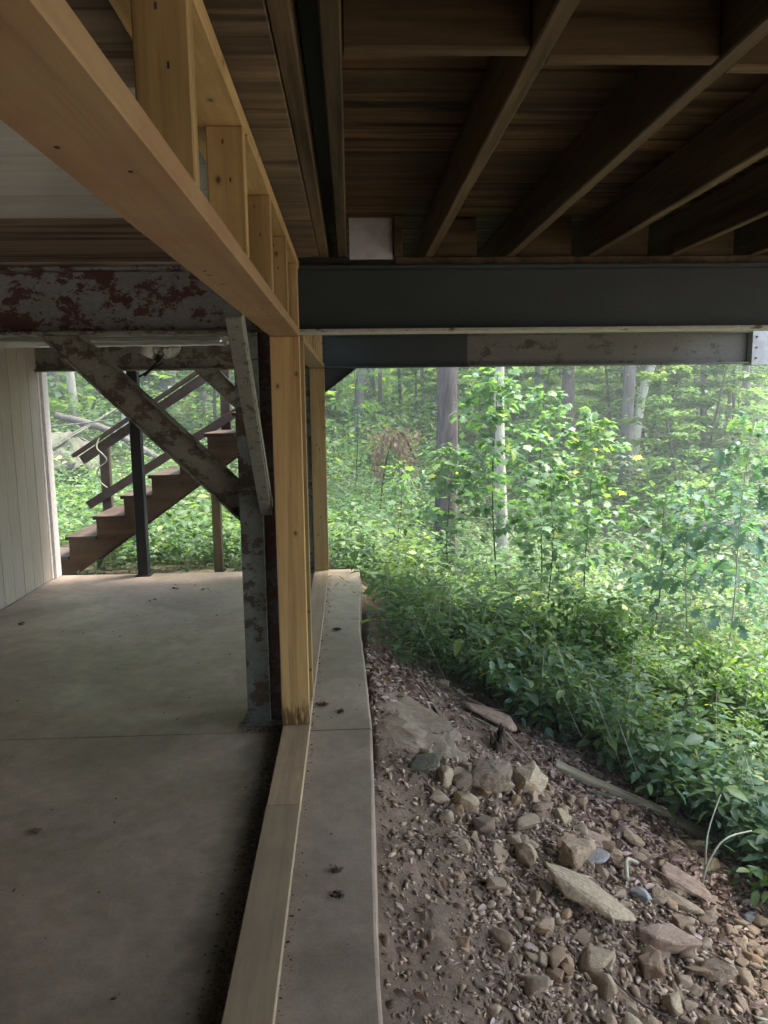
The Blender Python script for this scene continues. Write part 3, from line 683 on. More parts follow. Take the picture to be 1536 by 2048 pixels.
# ------------------------------------------------------------------ rocks
def hull(seed, n=22, flat=.6, sub=0, nz=.0):
    rr = random.Random(seed); bm = bmesh.new()
    for _ in range(n):
        v = Vector((rr.gauss(0, 1), rr.gauss(0, 1), rr.gauss(0, 1))).normalized()*rr.uniform(.82, 1.05)
        v.x *= 1; v.y *= rr.uniform(.75, .85); v.z *= flat; bm.verts.new(v)
    r = bmesh.ops.convex_hull(bm, input=bm.verts)
    bmesh.ops.delete(bm, geom=[e for e in r['geom_interior'] if isinstance(e, bmesh.types.BMVert)], context='VERTS')
    bmesh.ops.bevel(bm, geom=list(bm.edges), offset=.05, segments=1, affect='EDGES')
    if sub:
        bmesh.ops.triangulate(bm, faces=bm.faces)
        bmesh.ops.subdivide_edges(bm, edges=bm.edges, cuts=sub, use_grid_fill=True)
        for v in bm.verts: v.co += v.co.normalized()*nz*(noise.noise(v.co*2.3+Vector((seed, 0, 0)))+.5*noise.noise(v.co*6))
    me = bm_mesh(bm, 'stone'); me.materials.append(M['stone']); return me
SH = [hull(100+i, 14+i % 9, [.45, .6, .75, .35, .55][i % 5]) for i in range(16)]
BIG = [hull(300+i, 20, [.5, .6, .3][i % 3], 2, .10) for i in range(6)]
def rock(name, me, x, y, sx, sy, sz, rot, label, mat=None, sink=.3, tilt=(0, 0), cat='stone', group=None, dz=0):
    if mat: me = me.copy(); me.materials.clear(); me.materials.append(mat)
    o = bpy.data.objects.new(name, me); col.objects.link(o); o.scale = (sx, sy, sz)
    o.location = (x, y, ground_n(x, y)+sz*(1-2*sink)*.6+dz); o.rotation_euler = (R(tilt[0]), R(tilt[1]), R(rot)); return tag(o, label, cat, group)
rock('boulder', hull(41, 34, .5, 3, .16), .31, 4.55, .50, .62, .30, -8, 'large rounded grey boulder half buried against the slab edge', M['boulder'], .72, (0, 17), 'boulder')
rock('flat_stone', hull(43, 12, .22, 2, .05), 1.12, 3.40, .29, .20, .27, -38, 'largest flat ochre stone in the middle of the rubble slope', M['flatstone'], .2, (-14, 20))
rock('stone', hull(44, 16, .3, 2, .06), .92, 5.12, .26, .15, .24, -28, 'pink dusty stone beside the dark rotten board', M['pinkstone'], .35, (0, 12))
rock('stone', BIG[0], .75, 4.12, .19, .15, .19, 10, 'big rounded grey stone at the top of the rubble pile', M['boulder'], .15)
rock('stone', BIG[1], 1.02, 4.27, .17, .14, .16, 60, 'blocky pale stone right of the big rounded stone on the pile', M['flatstone'], .2)
rock('stone', SH[3], .38, 4.08, .14, .10, .13, 30, 'mossy brown stone close to the slab edge, left of the rubble pile', M['moss'], .2)
rock('stone', SH[1], .50, 4.03, .10, .08, .11, 80, 'angular tan stone right of the mossy stone', M['flatstone'], .2)
rock('stone', SH[7], .60, 4.04, .08, .065, .09, 10, 'small grey stone between the angular tan stone and the big rounded stone', M['boulder'], .2)
rock('stone', SH[4], .58, 3.88, .09, .075, .11, 140, 'angular cream stone leaning below the big rounded stone', M['flatstone'], .1)
rock('stone', SH[9], .67, 3.78, .10, .085, .11, 70, 'round brown grey stone below the angular cream stone', M['boulder'], .15)
rock('stone', BIG[2], 1.78, 3.88, .21, .11, .16, -32, 'long cream stone among leaf litter under the plants', M['pinkstone'], .2, (0, 15))
rock('stone', SH[3], 1.70, 3.70, .16, .07, .08, -30, 'thin cream slab stone below the long cream stone', M['flatstone'], .3, (0, 15))
rock('stone', SH[8], 1.47, 3.62, .055, .09, .09, 25, 'pale blue grey stone near the bent white stick', M['bluestone'], .15)
rock('stone', SH[13], 1.34, 4.0, .14, .07, .10, -25, 'pinkish flat stone in leaf litter near the fallen timber', M['pinkstone'], .3, (0, 15))
rock('stone', BIG[3], 1.12, 3.70, .16, .12, .17, 20, 'large brown rock left of the pale grey slab stone', M['stone'], .15)
rock('stone', BIG[4], 1.45, 3.32, .19, .13, .15, -20, 'pinkish brown rock right of the largest flat ochre stone', M['pinkstone'], .25)
rock('stone', SH[5], 1.30, 3.86, .13, .10, .08, 0, 'pale grey slab stone uphill of the orange stone', M['bluestone'], .3)
rock('stone', SH[2], 1.95, 3.05, .05, .035, .05, -30, 'yellow edged stone near the lower right corner', M['flatstone'], .2)
rock('stone', SH[6], 2.12, 3.72, .07, .06, .08, 10, 'grey cube like stone in leaf litter at the right', M['bluestone'], .35)
rock('stone', SH[10], .66, 5.56, .065, .05, .06, 0, 'small tan stone at the foot of the plants near the slab', M['flatstone'], .3)
rock('stone', SH[11], 1.36, 2.95, .075, .065, .10, 75, 'upright light stone block in the lower rubble', M['flatstone'], .1)
rock('stone', SH[12], .76, 2.62, .045, .03, .06, 75, 'yellowish stone poking out of the dark soil', M['flatstone'], .1)
fixed = [(1.15, 3.47, .25), (.76, 4.26, .12), (1.02, 4.38, .1), (1.16, 3.76, .09), (1.45, 3.42, .1), (.36, 4.62, .4), (1.8, 3.98, .1)]
cand = []
def rub_w(x, y):
    # density of loose stones over the slope
    d = x-.25-.10*(4.3-y)
    if y > 4.5 or y < 1.9 or x < .12 or y > plant_edge(x)-.05: return 0
    w = sst(0, .35, d)*sst(4.6, 4.2, y)
    w *= 1-.55*sst(1.5, 1.9, x)*sst(3.2, 3.9, y)
    return .08+w
for k, (x, y, sx, sy, sz, rt, lb, mt) in enumerate([
    (.92, 3.88, .12, .09, .10, 40, 'tan block stone right of the round brown grey stone on the pile', 'stone'),
    (.86, 3.62, .10, .08, .09, 110, 'squat brown stone in the middle of the rubble, left of the large brown rock', 'stone'),
    (1.18, 4.10, .07, .10, .08, 20, 'ochre wedge stone between the blocky pale stone and the fallen timber', 'flatstone'),
    (1.30, 3.10, .13, .10, .11, 60, 'wide brown stone below the largest flat ochre stone', 'stone'),
    (1.05, 3.05, .10, .09, .12, 15, 'tilted tan slab below the left end of the largest flat ochre stone', 'flatstone'),
    (1.66, 3.18, .12, .09, .11, 140, 'angular brown stone near the right edge of the rubble', 'stone'),
    (1.52, 2.86, .12, .10, .12, 100, 'pale angular stone in the lower right of the rubble', 'flatstone'),
    (1.82, 2.86, .13, .10, .12, 30, 'brown boulder like stone in the lower right corner', 'stone'),
    (1.10, 2.72, .11, .08, .10, 75, 'long tan stone at the bottom edge of the rubble', 'flatstone'),
    (1.62, 3.50, .09, .07, .08, 5, 'rusty stone between the pinkish brown rock and the thin cream slab', 'stone'),
    (.84, 2.98, .08, .06, .07, 50, 'brown stone at the left fringe of the lower rubble', 'stone')]):
    rock('stone', BIG[k % 6] if k % 2 else SH[k], x, y, sx, sy, sz, rt, lb, M[mt], .12, (random.uniform(-25, 15), random.uniform(-10, 25)))
    fixed.append((x, y, sx*.8))
rr = random.Random(5)
while len(cand) < 1500:
    x = rr.uniform(.12, 2.5); y = rr.uniform(2.0, 4.55)
    if rr.random() > rub_w(x, y): continue
    s = min(.085, max(.016, rr.lognormvariate(math.log(.031), .45)))
    if any((x-a)**2+(y-b)**2 < (c*.8)**2 for a, b, c in fixed): continue
    cand.append((s, x, y))
cand.sort(reverse=True)
GL = ['loose tan and brown stone lying in the rubble slope beside the slab']
for s, x, y in cand[:280]:
    me = SH[rr.randrange(16)]
    o = bpy.data.objects.new('stone', me); col.objects.link(o)
    a = rr.uniform(.75, 1.3); o.scale = (s*a, s/a, s*rr.uniform(.8, 1.3)); o.rotation_euler = (rr.uniform(-.6, .6), rr.uniform(-.6, .6), rr.uniform(0, 6.3))
    o.location = (x, y, ground_n(x, y)+s*rr.uniform(-.05, .45)); tag(o, GL[0], 'stone', 'loose stones of the rubble slope')
CREST = cand[280:]
# small rubble: stuff
def base_mesh_arrays(me):
    me.calc_loop_triangles(); v = np.array([tuple(q.co) for q in me.vertices]); t = np.array([tuple(q.vertices) for q in me.loop_triangles]); return v, t
def small_hull(seed):
    r2 = random.Random(seed); bm = bmesh.new()
    for _ in range(9):
        v = Vector((r2.gauss(0, 1), r2.gauss(0, 1), r2.gauss(0, 1))).normalized(); v.z *= .38; v.y *= .62; bm.verts.new(v)
    r = bmesh.ops.convex_hull(bm, input=bm.verts)
    bmesh.ops.delete(bm, geom=[e for e in r['geom_interior'] if isinstance(e, bmesh.types.BMVert)], context='VERTS')
    me = bm_mesh(bm, 'chip'); a = base_mesh_arrays(me); bpy.data.meshes.remove(me); return a
P = []
for k in range(6):
    pts = []
    while len(pts) < 3600:
        x = rr.uniform(.09, 3.0); y = rr.uniform(1.9, 5.7)
        if y > plant_edge(x)+.3: continue
        if rr.random() > rub_w(x, y)*.85+.30: continue
        pts.append((x, y))
    s = np.clip(rng.lognormal(math.log(.0105), .55, len(pts)), .003, .030)
    pos = np.array([(x, y, ground_n(x, y)) for x, y in pts]); pos[:, 2] += s*.25
    n = len(pts)
    P.append(scatter(small_hull(500+k), pos, rng.uniform(0, 6.3, n), rng.uniform(-.5, .5, n), rng.uniform(-.5, .5, n), s, rng.uniform(0, 1, n)**1.2))
cp = np.array([(x, y, ground_n(x, y)+.3*s_) for s_, x, y in CREST]); cs = np.array([c[0] for c in CREST]); n = len(cp)
for k in range(4):
    ii = np.arange(k, n, 4); P.append(scatter(small_hull(540+k), cp[ii], rng.uniform(0, 6.3, len(ii)), rng.uniform(-.5, .5, len(ii)), rng.uniform(-.5, .5, len(ii)), cs[ii], rng.uniform(.2, .8, len(ii))))
V, T, C = join(P); o = link('rubble', np_mesh('rubble', V, T, C), M['rubble']); tag(o, 'small stone chips and gravel covering the dirt slope', 'rubble', kind='stuff')

# leaf litter
pts = []
while len(pts) < 15000:
    x = rr.uniform(.1, 3.6); y = rr.uniform(2.2, 7.0); e = plant_edge(x)-y
    if e < -1.2: continue
    w = sst(1.3, .1, abs(e-.2))*sst(.9, 1.6, x)+.025+.35*sst(1.0, 0, abs(y-5.2))*sst(.8, .1, x)
    if rr.random() < w: pts.append((x, y))
n = len(pts); pos = np.array([(x, y, ground_n(x, y)+rr.uniform(.002, .02)) for x, y in pts])
LIT = (OV[0]*np.array([1, 1, 2.5]), OV[1])
V, T, C = scatter(LIT, pos, rng.uniform(0, 6.3, n), rng.uniform(-.5, .6, n), rng.uniform(-.9, .9, n), rng.uniform(.02, .07, n), rng.uniform(0, 1, n))
o = link('leaf_litter', np_mesh('leaf_litter', V, T, C), M['litter']); tag(o, 'dry pale leaves carpeting the dirt at the edge of the plants', 'leaf litter', kind='stuff')

# dark crumbs along the bottom plate
pts = []
while len(pts) < 5200:
    y = rr.uniform(1.6, 3.95); 
    if rr.random() < .90: x = XL-abs(rr.gauss(0, .035))*(1+.4*noise.noise(Vector((y*3, 0, 0))))-.002
    else: x = XR+abs(rr.gauss(0, .02)); y = rr.uniform(1.6, 7.3)
    pts.append((x, y, .002))
for _ in range(900): pts.append((rr.uniform(-.62, -.36), 3.87+rr.gauss(0, .05), .004))
for _ in range(500): pts.append((rr.uniform(-2.8, .04), rr.uniform(2, 7.5), .001))
pos = np.array(pts); n = len(pos); s = np.clip(rng.lognormal(math.log(.0026), .6, n), .0012, .010)
pos[:, 2] += s*.4
V, T, C = scatter(small_hull(700), pos, rng.uniform(0, 6.3, n), rng.uniform(-.5, .5, n), rng.uniform(-.5, .5, n), s, rng.uniform(0, 1, n)**1.5)
o = link('debris', np_mesh('debris', V, T, C), M['crumb']); tag(o, 'dark crumbs and dirt gathered along the bottom plate on the slab', 'debris', kind='stuff')
# individual clods and dead leaves on the slab
for x, y, s, lb, mt in [(-.085, 2.58, .022, 'reddish brown crumpled leaf on the slab right of the plate', 'litter'), (-.075, 2.44, .02, 'dark clod on the slab just nearer than the reddish leaf', 'crumb'),
                        (-.185, 4.12, .03, 'dark crumpled leaf touching the plate beside the pine post', 'crumb'), (-.085, 4.02, .025, 'dark curled leaf near the slab joint', 'crumb'),
                        (-.12, 5.55, .03, 'small dark leaf on the far part of the slab strip', 'crumb')]:
    n = 26; a = rng.normal(0, .4, (n, 3))*s; a[:, 2] = np.abs(a[:, 2])*.6+.003
    V, T, C = scatter(OV, a, rng.uniform(0, 6.3, n), rng.uniform(-.5, .5, n), rng.uniform(-1, 1, n), np.full(n, s*.9), rng.uniform(0, .5, n))
    tag(link('dead_leaf', np_mesh('dead_leaf', V, T, C), M[mt], None, (x, y, 0)), lb, 'leaf')
for k, (x, y, lb) in enumerate([(-1.62, 6.95, 'dry leaf on the far slab left of the column'), (-1.35, 6.9, 'dry leaf on the far slab nearest the column'), (-1.75, 6.55, 'curled leaf on the slab nearer than the stairs'), (-2.6, 5.9, 'tiny leaf on the slab near the siding wall'), (-1.30, 2.9, 'dry leaf flat on the near slab at the left')]):
    V, T, C = scatter(LIT, np.array([(0, 0, .006), (.015, .01, .008)]), np.array([1.+k, 3.+k]), np.zeros(2)+.1, np.array([.5, -.4]), np.array([.06, .04]), np.array([.0, .05]))
    tag(link('dead_leaf', np_mesh('dead_leaf', V, T, C), M['litter'], None, (x, y, 0)), lb, 'leaf')

# fallen timber, rotten board, stump, sticks
def gz(x, y, d=0): return ground_n(x, y)+d
e = empty('fallen_timber', (1.7, 4.55, gz(1.7, 4.55)), 'long weathered grey timber lying on the slope at the edge of the plants', 'timber')
def lbar(name, p0, p1, w, h, mat, parent):
    # bar with grain along its own x: object rotated
    p0, p1 = Vector(p0), Vector(p1); d = p1-p0; L = d.length; bm = bmesh.new(); box_into(bm, 0, L, -w/2, w/2, -h/2, h/2, .006)
    bmesh.ops.triangulate(bm, faces=bm.faces); bmesh.ops.subdivide_edges(bm, edges=bm.edges, cuts=3)
    for v in bm.verts: v.co += Vector((0, noise.noise(v.co*9), noise.noise(v.co*9+Vector((5, 5, 5)))))*.012
    me = bm_mesh(bm, name); o = link(name, me, mat, parent); o.rotation_mode = 'QUATERNION'
    o.rotation_quaternion = d.to_track_quat('X', 'Z'); o.location = p0-(parent.location if parent else Vector((0, 0, 0))); return o
lbar('plank', (1.30, 4.72, gz(1.30, 4.72, .03)), (2.02, 4.50, gz(2.02, 4.50, .04)), .07, .05, M['oldwood'], e)
lbar('plank_end', (2.03, 4.50, gz(2.03, 4.50, .03)), (2.24, 4.38, gz(2.24, 4.38, .02)), .08, .045, M['oldwood'], e)
lbar('splinter', (1.46, 4.56, gz(1.46, 4.56, .02)), (1.62, 4.50, gz(1.62, 4.50, .02)), .03, .03, M['oldwood'], e)
o = lbar('board', (.93, 5.52, gz(.93, 5.52, .05)), (1.16, 5.02, gz(1.16, 5.02, .04)), .055, .045, M['rotwood'], None); tag(o, 'dark rotten board lying beside the pink stone', 'board')
stp = empty('rotten_stump', (.92, 4.74, gz(.92, 4.74)), 'dark splintered stump fragment standing in the dirt above the rubble', 'stump')
for k in range(7):
    a = k*.9; h = random.uniform(.06, .17); bx_, by_ = .92+.03*math.cos(a), 4.74+.03*math.sin(a)
    pts = [(bx_, by_, gz(.92, 4.74)-.03), (bx_+.006, by_, gz(.92, 4.74)+h*.6), (bx_+.015*math.cos(a), by_, gz(.92, 4.74)+h)]
    link('splinter', tube_mesh('splinter', pts, [.026, .02, .004], 6, stp.location, .5, seed=k), M['rotwood'], stp)
def stick(pts, r, mat, label, cat='stick', taper=.5):
    q = smooth_pts(pts, 5); n = len(q)
    return tag(link('stick', tube_mesh('stick', q, [r*(1-(1-taper)*i/n) for i in range(n)], 6, q[0], .15), mat, None, q[0]), label, cat)
def sg(x, y, d): return (x, y, gz(x, y)+d)
stick([sg(1.0, 4.9, .03), sg(1.12, 4.72, .03), sg(1.2, 4.58, .02)], .006, M['palestem'], 'pale straight stick right of the rotten stump')
stick([sg(.80, 5.0, .03), sg(.93, 4.86, .06), sg(1.0, 4.83, .03)], .007, M['palestem'], 'pale thin stick just above the rotten stump')
stick([sg(1.42, 3.70, .05), sg(1.47, 3.84, .08), sg(1.56, 3.92, .05)], .013, M['palestem'], 'bent white stick above the pale blue grey stone', taper=.7)
stick([sg(1.90, 3.85, 0), sg(1.93, 3.87, .18), sg(2.05, 3.92, .33), sg(2.25, 4.0, .38)], .008, M['palestem'], 'bare arching vine stem rising from leaf litter at the right')
stick([sg(1.93, 3.88, .15), sg(1.98, 3.97, .32), sg(2.12, 4.12, .45)], .006, M['palestem'], 'second arching vine stem curling up behind the first')
stick([sg(1.75, 3.0, .03), sg(2.05, 3.0, .035), sg(2.35, 2.98, .03)], .008, M['palestem'], 'straight pale stick at the lower right corner')
stick([sg(1.05, 3.02, .06), sg(1.2, 2.9, .05), sg(1.5, 2.86, .05)], .005, M['twig'], 'thin dark curved root in the lower rubble')
stick([sg(2.0, 3.35, 0), sg(2.05, 3.36, .3), sg(2.03, 3.38, .62)], .005, M['palestem'], 'thin dry upright stem at the right edge')

# ------------------------------------------------------------------ herb layer
def herbs(pts, name, label, hmin, hmax, nodes, lsize, tpl_, mat, lean=.12):
    n = len(pts); base = np.array([(x, y, ground_n(x, y)-.02) for x, y in pts]); h = rng.uniform(hmin, hmax, n)
    top = base+np.stack([rng.normal(0, lean, n)*h*2, rng.normal(0, lean, n)*h*2, h], -1)
    sv, stt = stems_np(base, top, np.full(n, .0022))
    pr = []
    a0 = rng.uniform(0, 6.3, n); pl = rng.uniform(.65, 1.35, n); pt_ = np.array([.50+.32*noise.noise(Vector((x*.9, y*.9, 7))) for x, y in pts])+rng.normal(0, .13, n)
    for k in range(nodes):
        f = .30+.70*(k+rng.uniform(0, .8, n))/nodes; f = np.minimum(f, 1)
        p = base+(top-base)*f[:, None]
        for sgn in (0, 1):
            yaw = a0+k*1.57+sgn*math.pi+rng.normal(0, .35, n)
            sz = rng.uniform(.6, 1.2, n)*pl*lsize*(1.05-.3*np.abs(f-.75)*2)
            pitch = rng.normal(.05, .30, n)
            off = np.stack([-np.sin(yaw), np.cos(yaw), np.zeros(n)+.1], -1)*(sz*.35)[:, None]
            tint = np.clip(pt_+rng.normal(.0, .10, n)+.35*(f-.5)+(rng.random(n) < .03)*.5, 0, 1)
            pr.append(scatter(tpl_, p+off, yaw, pitch, rng.normal(0, .35, n), sz, tint))
    V, T, C = join(pr)
    Vs = np.concatenate([V, sv]); Ts = np.concatenate([T, stt+len(V)]); Cs = np.concatenate([C, np.full(len(sv), .2)])
    me = np_mesh(name, Vs, Ts, Cs); two_mat(me, len(T), mat, M['stem'])
    return tag(link(name, me, None), label, 'undergrowth', kind='stuff')
def region(n, x0, x1, y0, y1, ok, rnd):
    out = []
    while len(out) < n:
        x = rnd.uniform(x0, x1); y = rnd.uniform(y0, y1)
        if ok(x, y): out.append((x, y))
    return out
def clump(x, y, s=1.0): return noise.noise(Vector((x*s, y*s, 3)))*.5+.5
r3 = random.Random(11)
near_ok = lambda x, y: (y > plant_edge(x)+.1*r3.random() and (x > .30 or y > 8.0) if x > .12 else y > 7.72 and not (-3.3 < x < -.2 and y < 7.9)) and r3.random() < .45+.9*clump(x, y)
pts = region(2500, -.1, 6.2, 3.0, 9.0, lambda x, y: near_ok(x, y) and x < .9*y+.5, r3)
herbs(pts, 'undergrowth', 'dense knee high leafy plants bordering the dirt slope', .25, .68, 8, .062, OV, M['herb'])
pts = region(700, -.1, 6.2, 3.0, 9.0, lambda x, y: near_ok(x, y) and x < .9*y+.5, r3)
herbs(pts, 'undergrowth', 'taller broad leaved plants scattered among the knee high ones', .35, .85, 5, .12, OV, M['herb'], .2)
NAR = (OV[0]*np.array([.45, 1, 1]), OV[1])
pts = region(900, .2, 6.2, 3.2, 9.0, lambda x, y: near_ok(x, y) and x < .9*y+.5 and clump(x+9, y, 1.6) > .5, r3)
herbs(pts, 'undergrowth', 'patches of narrow leaved weeds in the green bank', .3, .8, 9, .075, NAR, M['shrub'], .2)
pts = region(1500, -5.0, .3, 7.72, 13, lambda x, y: near_ok(x, y) and not (-3.3 < x < 0 and 7.78 < y < 8.72 and x < -1.2), r3)
herbs(pts, 'undergrowth', 'leafy green plants growing around the stairs', .25, .58, 5, .10, OV, M['herb'])
pts = region(420, 1.2, 4.2, 2.6, 6.0, lambda x, y: plant_edge(x) < y < plant_edge(x)+1.4 and x < .75*y+.2, r3)
herbs(pts, 'undergrowth', 'larger leaved plants spilling over the edge of the dirt slope at the right', .22, .62, 5, .115, OV, M['oak'], .18)
pts = region(5200, -7, 15, 8.6, 19, lambda x, y: -.55*y-1 < x < .72*y+1 and r3.random() < .4+.9*clump(x, y, .5), r3)
herbs(pts, 'undergrowth', 'sea of leafy ground plants between the saplings and the tree trunks', .3, .8, 4, .12, OV, M['herb'])
# low creeping leaves on floor
pts = region(9000, -4, 8, 4.0, 11, lambda x, y: (y > plant_edge(x)+.02 if x > .1 else y > 7.7) and x < .85*y+.5, r3)
n = len(pts); pos = np.array([(x, y, ground_n(x, y)+r3.uniform(.02, .22)) for x, y in pts])
V, T, C = scatter(OV, pos, rng.uniform(0, 6.3, n), rng.normal(0, .3, n), rng.normal(0, .35, n), rng.uniform(.03, .075, n), np.clip(rng.normal(.35, .2, n), 0, 1))
tag(link('ground_cover', np_mesh('ground_cover', V, T, C), M['herb']), 'low creeping leaves covering the soil between the taller plants', 'ground cover', kind='stuff')
pts = region(240, .4, 6, 3.4, 9, lambda x, y: y > plant_edge(x) and x < .9*y+.5, r3)
d0 = np.array([(x, y, ground_n(x, y)) for x, y in pts]); d1 = d0+np.stack([rng.normal(0, .22, 240), rng.normal(-.05, .18, 240), rng.uniform(.35, .95, 240)], -1)
q0, q1 = stems_np(d0, d1, np.full(240, .003)); tag(link('dead_stems', np_mesh('dead_stems', q0, q1), M['palestem']), 'thin dead stems poking through the green bank', 'stems', kind='stuff')
# dry grass wisps by the timber
pts = region(260, 1.15, 1.75, 4.75, 5.3, lambda x, y: True, r3)
b0 = np.array([(x, y, ground_n(x, y)) for x, y in pts]); b1_ = b0+np.stack([rng.normal(0, .09, 260), rng.normal(-.02, .07, 260), rng.uniform(.01, .1, 260)], -1)
sv_, st_ = stems_np(b0, b1_, np.full(260, .0018)); tag(link('dry_grass', np_mesh('dry_grass', sv_, st_), M['palestem']), 'tuft of dry straw coloured grass above the fallen timber', 'dry grass', kind='stuff')
# far forest floor plants
def far_pts(n, y0, y1, rnd):
    out = []
    while len(out) < n:
        y = rnd.uniform(y0, y1); x = rnd.uniform(-.62*y-2, .72*y+3)
        out.append((x, y))
    return out
pts = far_pts(60000, 17, 48, r3); n = len(pts)
pos = np.array([(x, y, ground_n(x, y)+max(0, r3.gauss(.35, .3))) for x, y in pts])
V, T, C = scatter(KITE, pos, rng.uniform(0, 6.3, n), rng.normal(0, .4, n), rng.normal(0, .4, n), rng.uniform(.12, .32, n), np.clip(rng.normal(.45, .25, n), 0, 1))
tag(link('forest_floor_plants', np_mesh('forest_floor_plants', V, T, C), M['under']), 'green plants covering the rising forest floor between the far trunks', 'undergrowth', kind='stuff')
# distant foliage mass
pts = far_pts(90000, 26, 62, r3); n = len(pts); pos = []
for x, y in pts:
    h = r3.random()**1.3*9.5; cl_ = noise.noise(Vector((x*.35, y*.35, h*.7)))
    if cl_ > -.25: pos.append((x, y, ground_n(x, y)+h))
pos = np.array(pos); n = len(pos)
tn = np.array([noise.noise(Vector(p)*.25) for p in pos])
V, T, C = scatter(KITE, pos, rng.uniform(0, 6.3, n), rng.normal(0, .45, n), rng.normal(0, .45, n), rng.uniform(.18, .42, n), np.clip(.5+tn*.7+rng.normal(0, .2, n)+.04*(pos[:, 2]-3), 0, 1))
tag(link('distant_foliage', np_mesh('distant_foliage', V, T, C), M['canopy']), 'hazy mass of bright green leaves far back in the wood', 'woodland', kind='stuff')

# ------------------------------------------------------------------ saplings, shrubs
def sapling(x, y, h, nb, spread, leaf, tpl_, mat, stemmat, label, z0=.3, lean=(0, 0), nl=7, group=None, name='sapling', tm=.45, seed=0):
    rd = np.random.default_rng(seed+900); gzz = ground_n(x, y)
    e = empty(name, (x, y, gzz), label, 'sapling', group)
    pts = [Vector((lean[0]*t*t*h+.03*math.sin(t*7+seed), lean[1]*t*t*h+.03*math.cos(t*6+seed), h*t-.05)) for t in np.linspace(0, 1, 12)]
    link('stem', tube_mesh('stem', pts, [.011*(1-.75*i/11)*(h/2.4)**.5 for i in range(12)], 6), stemmat, e)
    LP, LY, LPi, LS, LT, S0, S1 = [], [], [], [], [], [], []
    for b in range(nb):
        t = z0+(1-z0)*(b+.5*rd.random())/nb; i = min(10, int(t*11)); p = pts[i].lerp(pts[i+1], t*11-i)
        az_ = b*2.4+rd.normal(0, .4); L = spread*(1-.75*((t-z0)/(1-z0))**1.4)*rd.uniform(.6, 1.15)+.06
        up = rd.uniform(-.05, .9); d = Vector((math.cos(az_), math.sin(az_), up)).normalized()
        prev = p
        for k in range(1, nl+1):
            q = p+d*L*k/nl+Vector((rd.normal(0, .01), rd.normal(0, .01), -.12*L*(k/nl)**2))
            S0.append(tuple(prev)); S1.append(tuple(q)); prev = q
            for s in ((-1, 1) if k < nl else (-1, 0, 1)):
                ya = az_-math.pi/2+s*rd.uniform(.5, 1.2)
                LP.append(tuple(q+Vector((rd.normal(0, .035), rd.normal(0, .035), rd.normal(-.01, .035))))); LY.append(ya); LPi.append(rd.normal(-.25, .48)); LS.append(leaf*rd.uniform(.4, 1.15))
                LT.append(min(1, max(0, rd.normal(tm, .18)+.25*(t-.5)+(.4 if rd.random() < .015 else 0))))
    S0, S1 = np.array(S0), np.array(S1); sv1, st1 = stems_np(S0, S1, np.full(len(S0), .003))
    link('branches', np_mesh('branches', sv1, st1), stemmat, e)
    n = len(LP); V, T, C = scatter(tpl_, np.array(LP), np.array(LY), np.array(LPi), rd.normal(0, .35, n), np.array(LS), np.array(LT))
    link('foliage', np_mesh('foliage', V, T, C), mat, e)
    return e
MK = dict(tpl_=MAPLE, mat=M['maple'], stemmat=M['twig'])
sapling(1.73, 9.2, 3.05, 44, .85, .125, label='tallest bright green maple sapling in front of the pale birch like trunk', z0=.36, seed=1, **MK)
sapling(1.15, 9.0, 2.0, 26, .75, .12, label='slim maple sapling left of the tallest one, in front of the big ridged trunk', z0=.35, seed=2, **MK)
sapling(2.95, 9.4, 2.85, 42, .85, .125, label='maple sapling with yellowish top leaves right of the tallest one', z0=.30, tm=.52, seed=3, **MK)
sapling(2.3, 8.7, 2.1, 32, .85, .12, label='bushy dark stemmed sapling between the two brightest maple saplings', z0=.22, seed=4, **MK)
sapling(3.7, 9.0, 2.1, 30, .75, .12, label='low spreading maple sapling right of the yellow topped one', z0=.25, lean=(.04, 0), seed=5, **MK)
sapling(2.6, 10.4, 3.2, 36, .9, .12, label='taller maple sapling showing behind the two brightest saplings', z0=.35, seed=13, **MK)
OK_ = dict(tpl_=OAK, mat=M['oak'], stemmat=M['palestem'])
sapling(4.05, 7.9, 2.95, 20, .62, .23, label='oak sapling with a pale leaning stem at the right edge', z0=.35, lean=(.06, 0), nl=5, seed=6, **OK_)
sapling(3.75, 8.3, 2.2, 18, .7, .21, label='lower oak sapling just left of the pale stemmed one', z0=.3, nl=5, seed=7, **OK_)
sapling(4.9, 9.3, 2.4, 20, .8, .20, label='oak sapling behind the pale stemmed one, at the right edge', z0=.3, nl=5, seed=8, **OK_)
sapling(.62, 9.9, 1.45, 16, .5, .11, OV, M['maple'], M['twig'], 'small thin sapling in the open green patch right of the far stud', .3, seed=9)
sapling(.1, 13.5, 2.9, 26, 1.0, .14, OV, M['under'], M['twig'], 'layered young tree left of the brown dead leaves', .3, seed=10)
sapling(2.25, 3.78, .42, 6, .16, .10, OV, M['herb'], M['stem'], 'small light green seedling beside the arching vine at the right edge', .35, nl=3, seed=12)
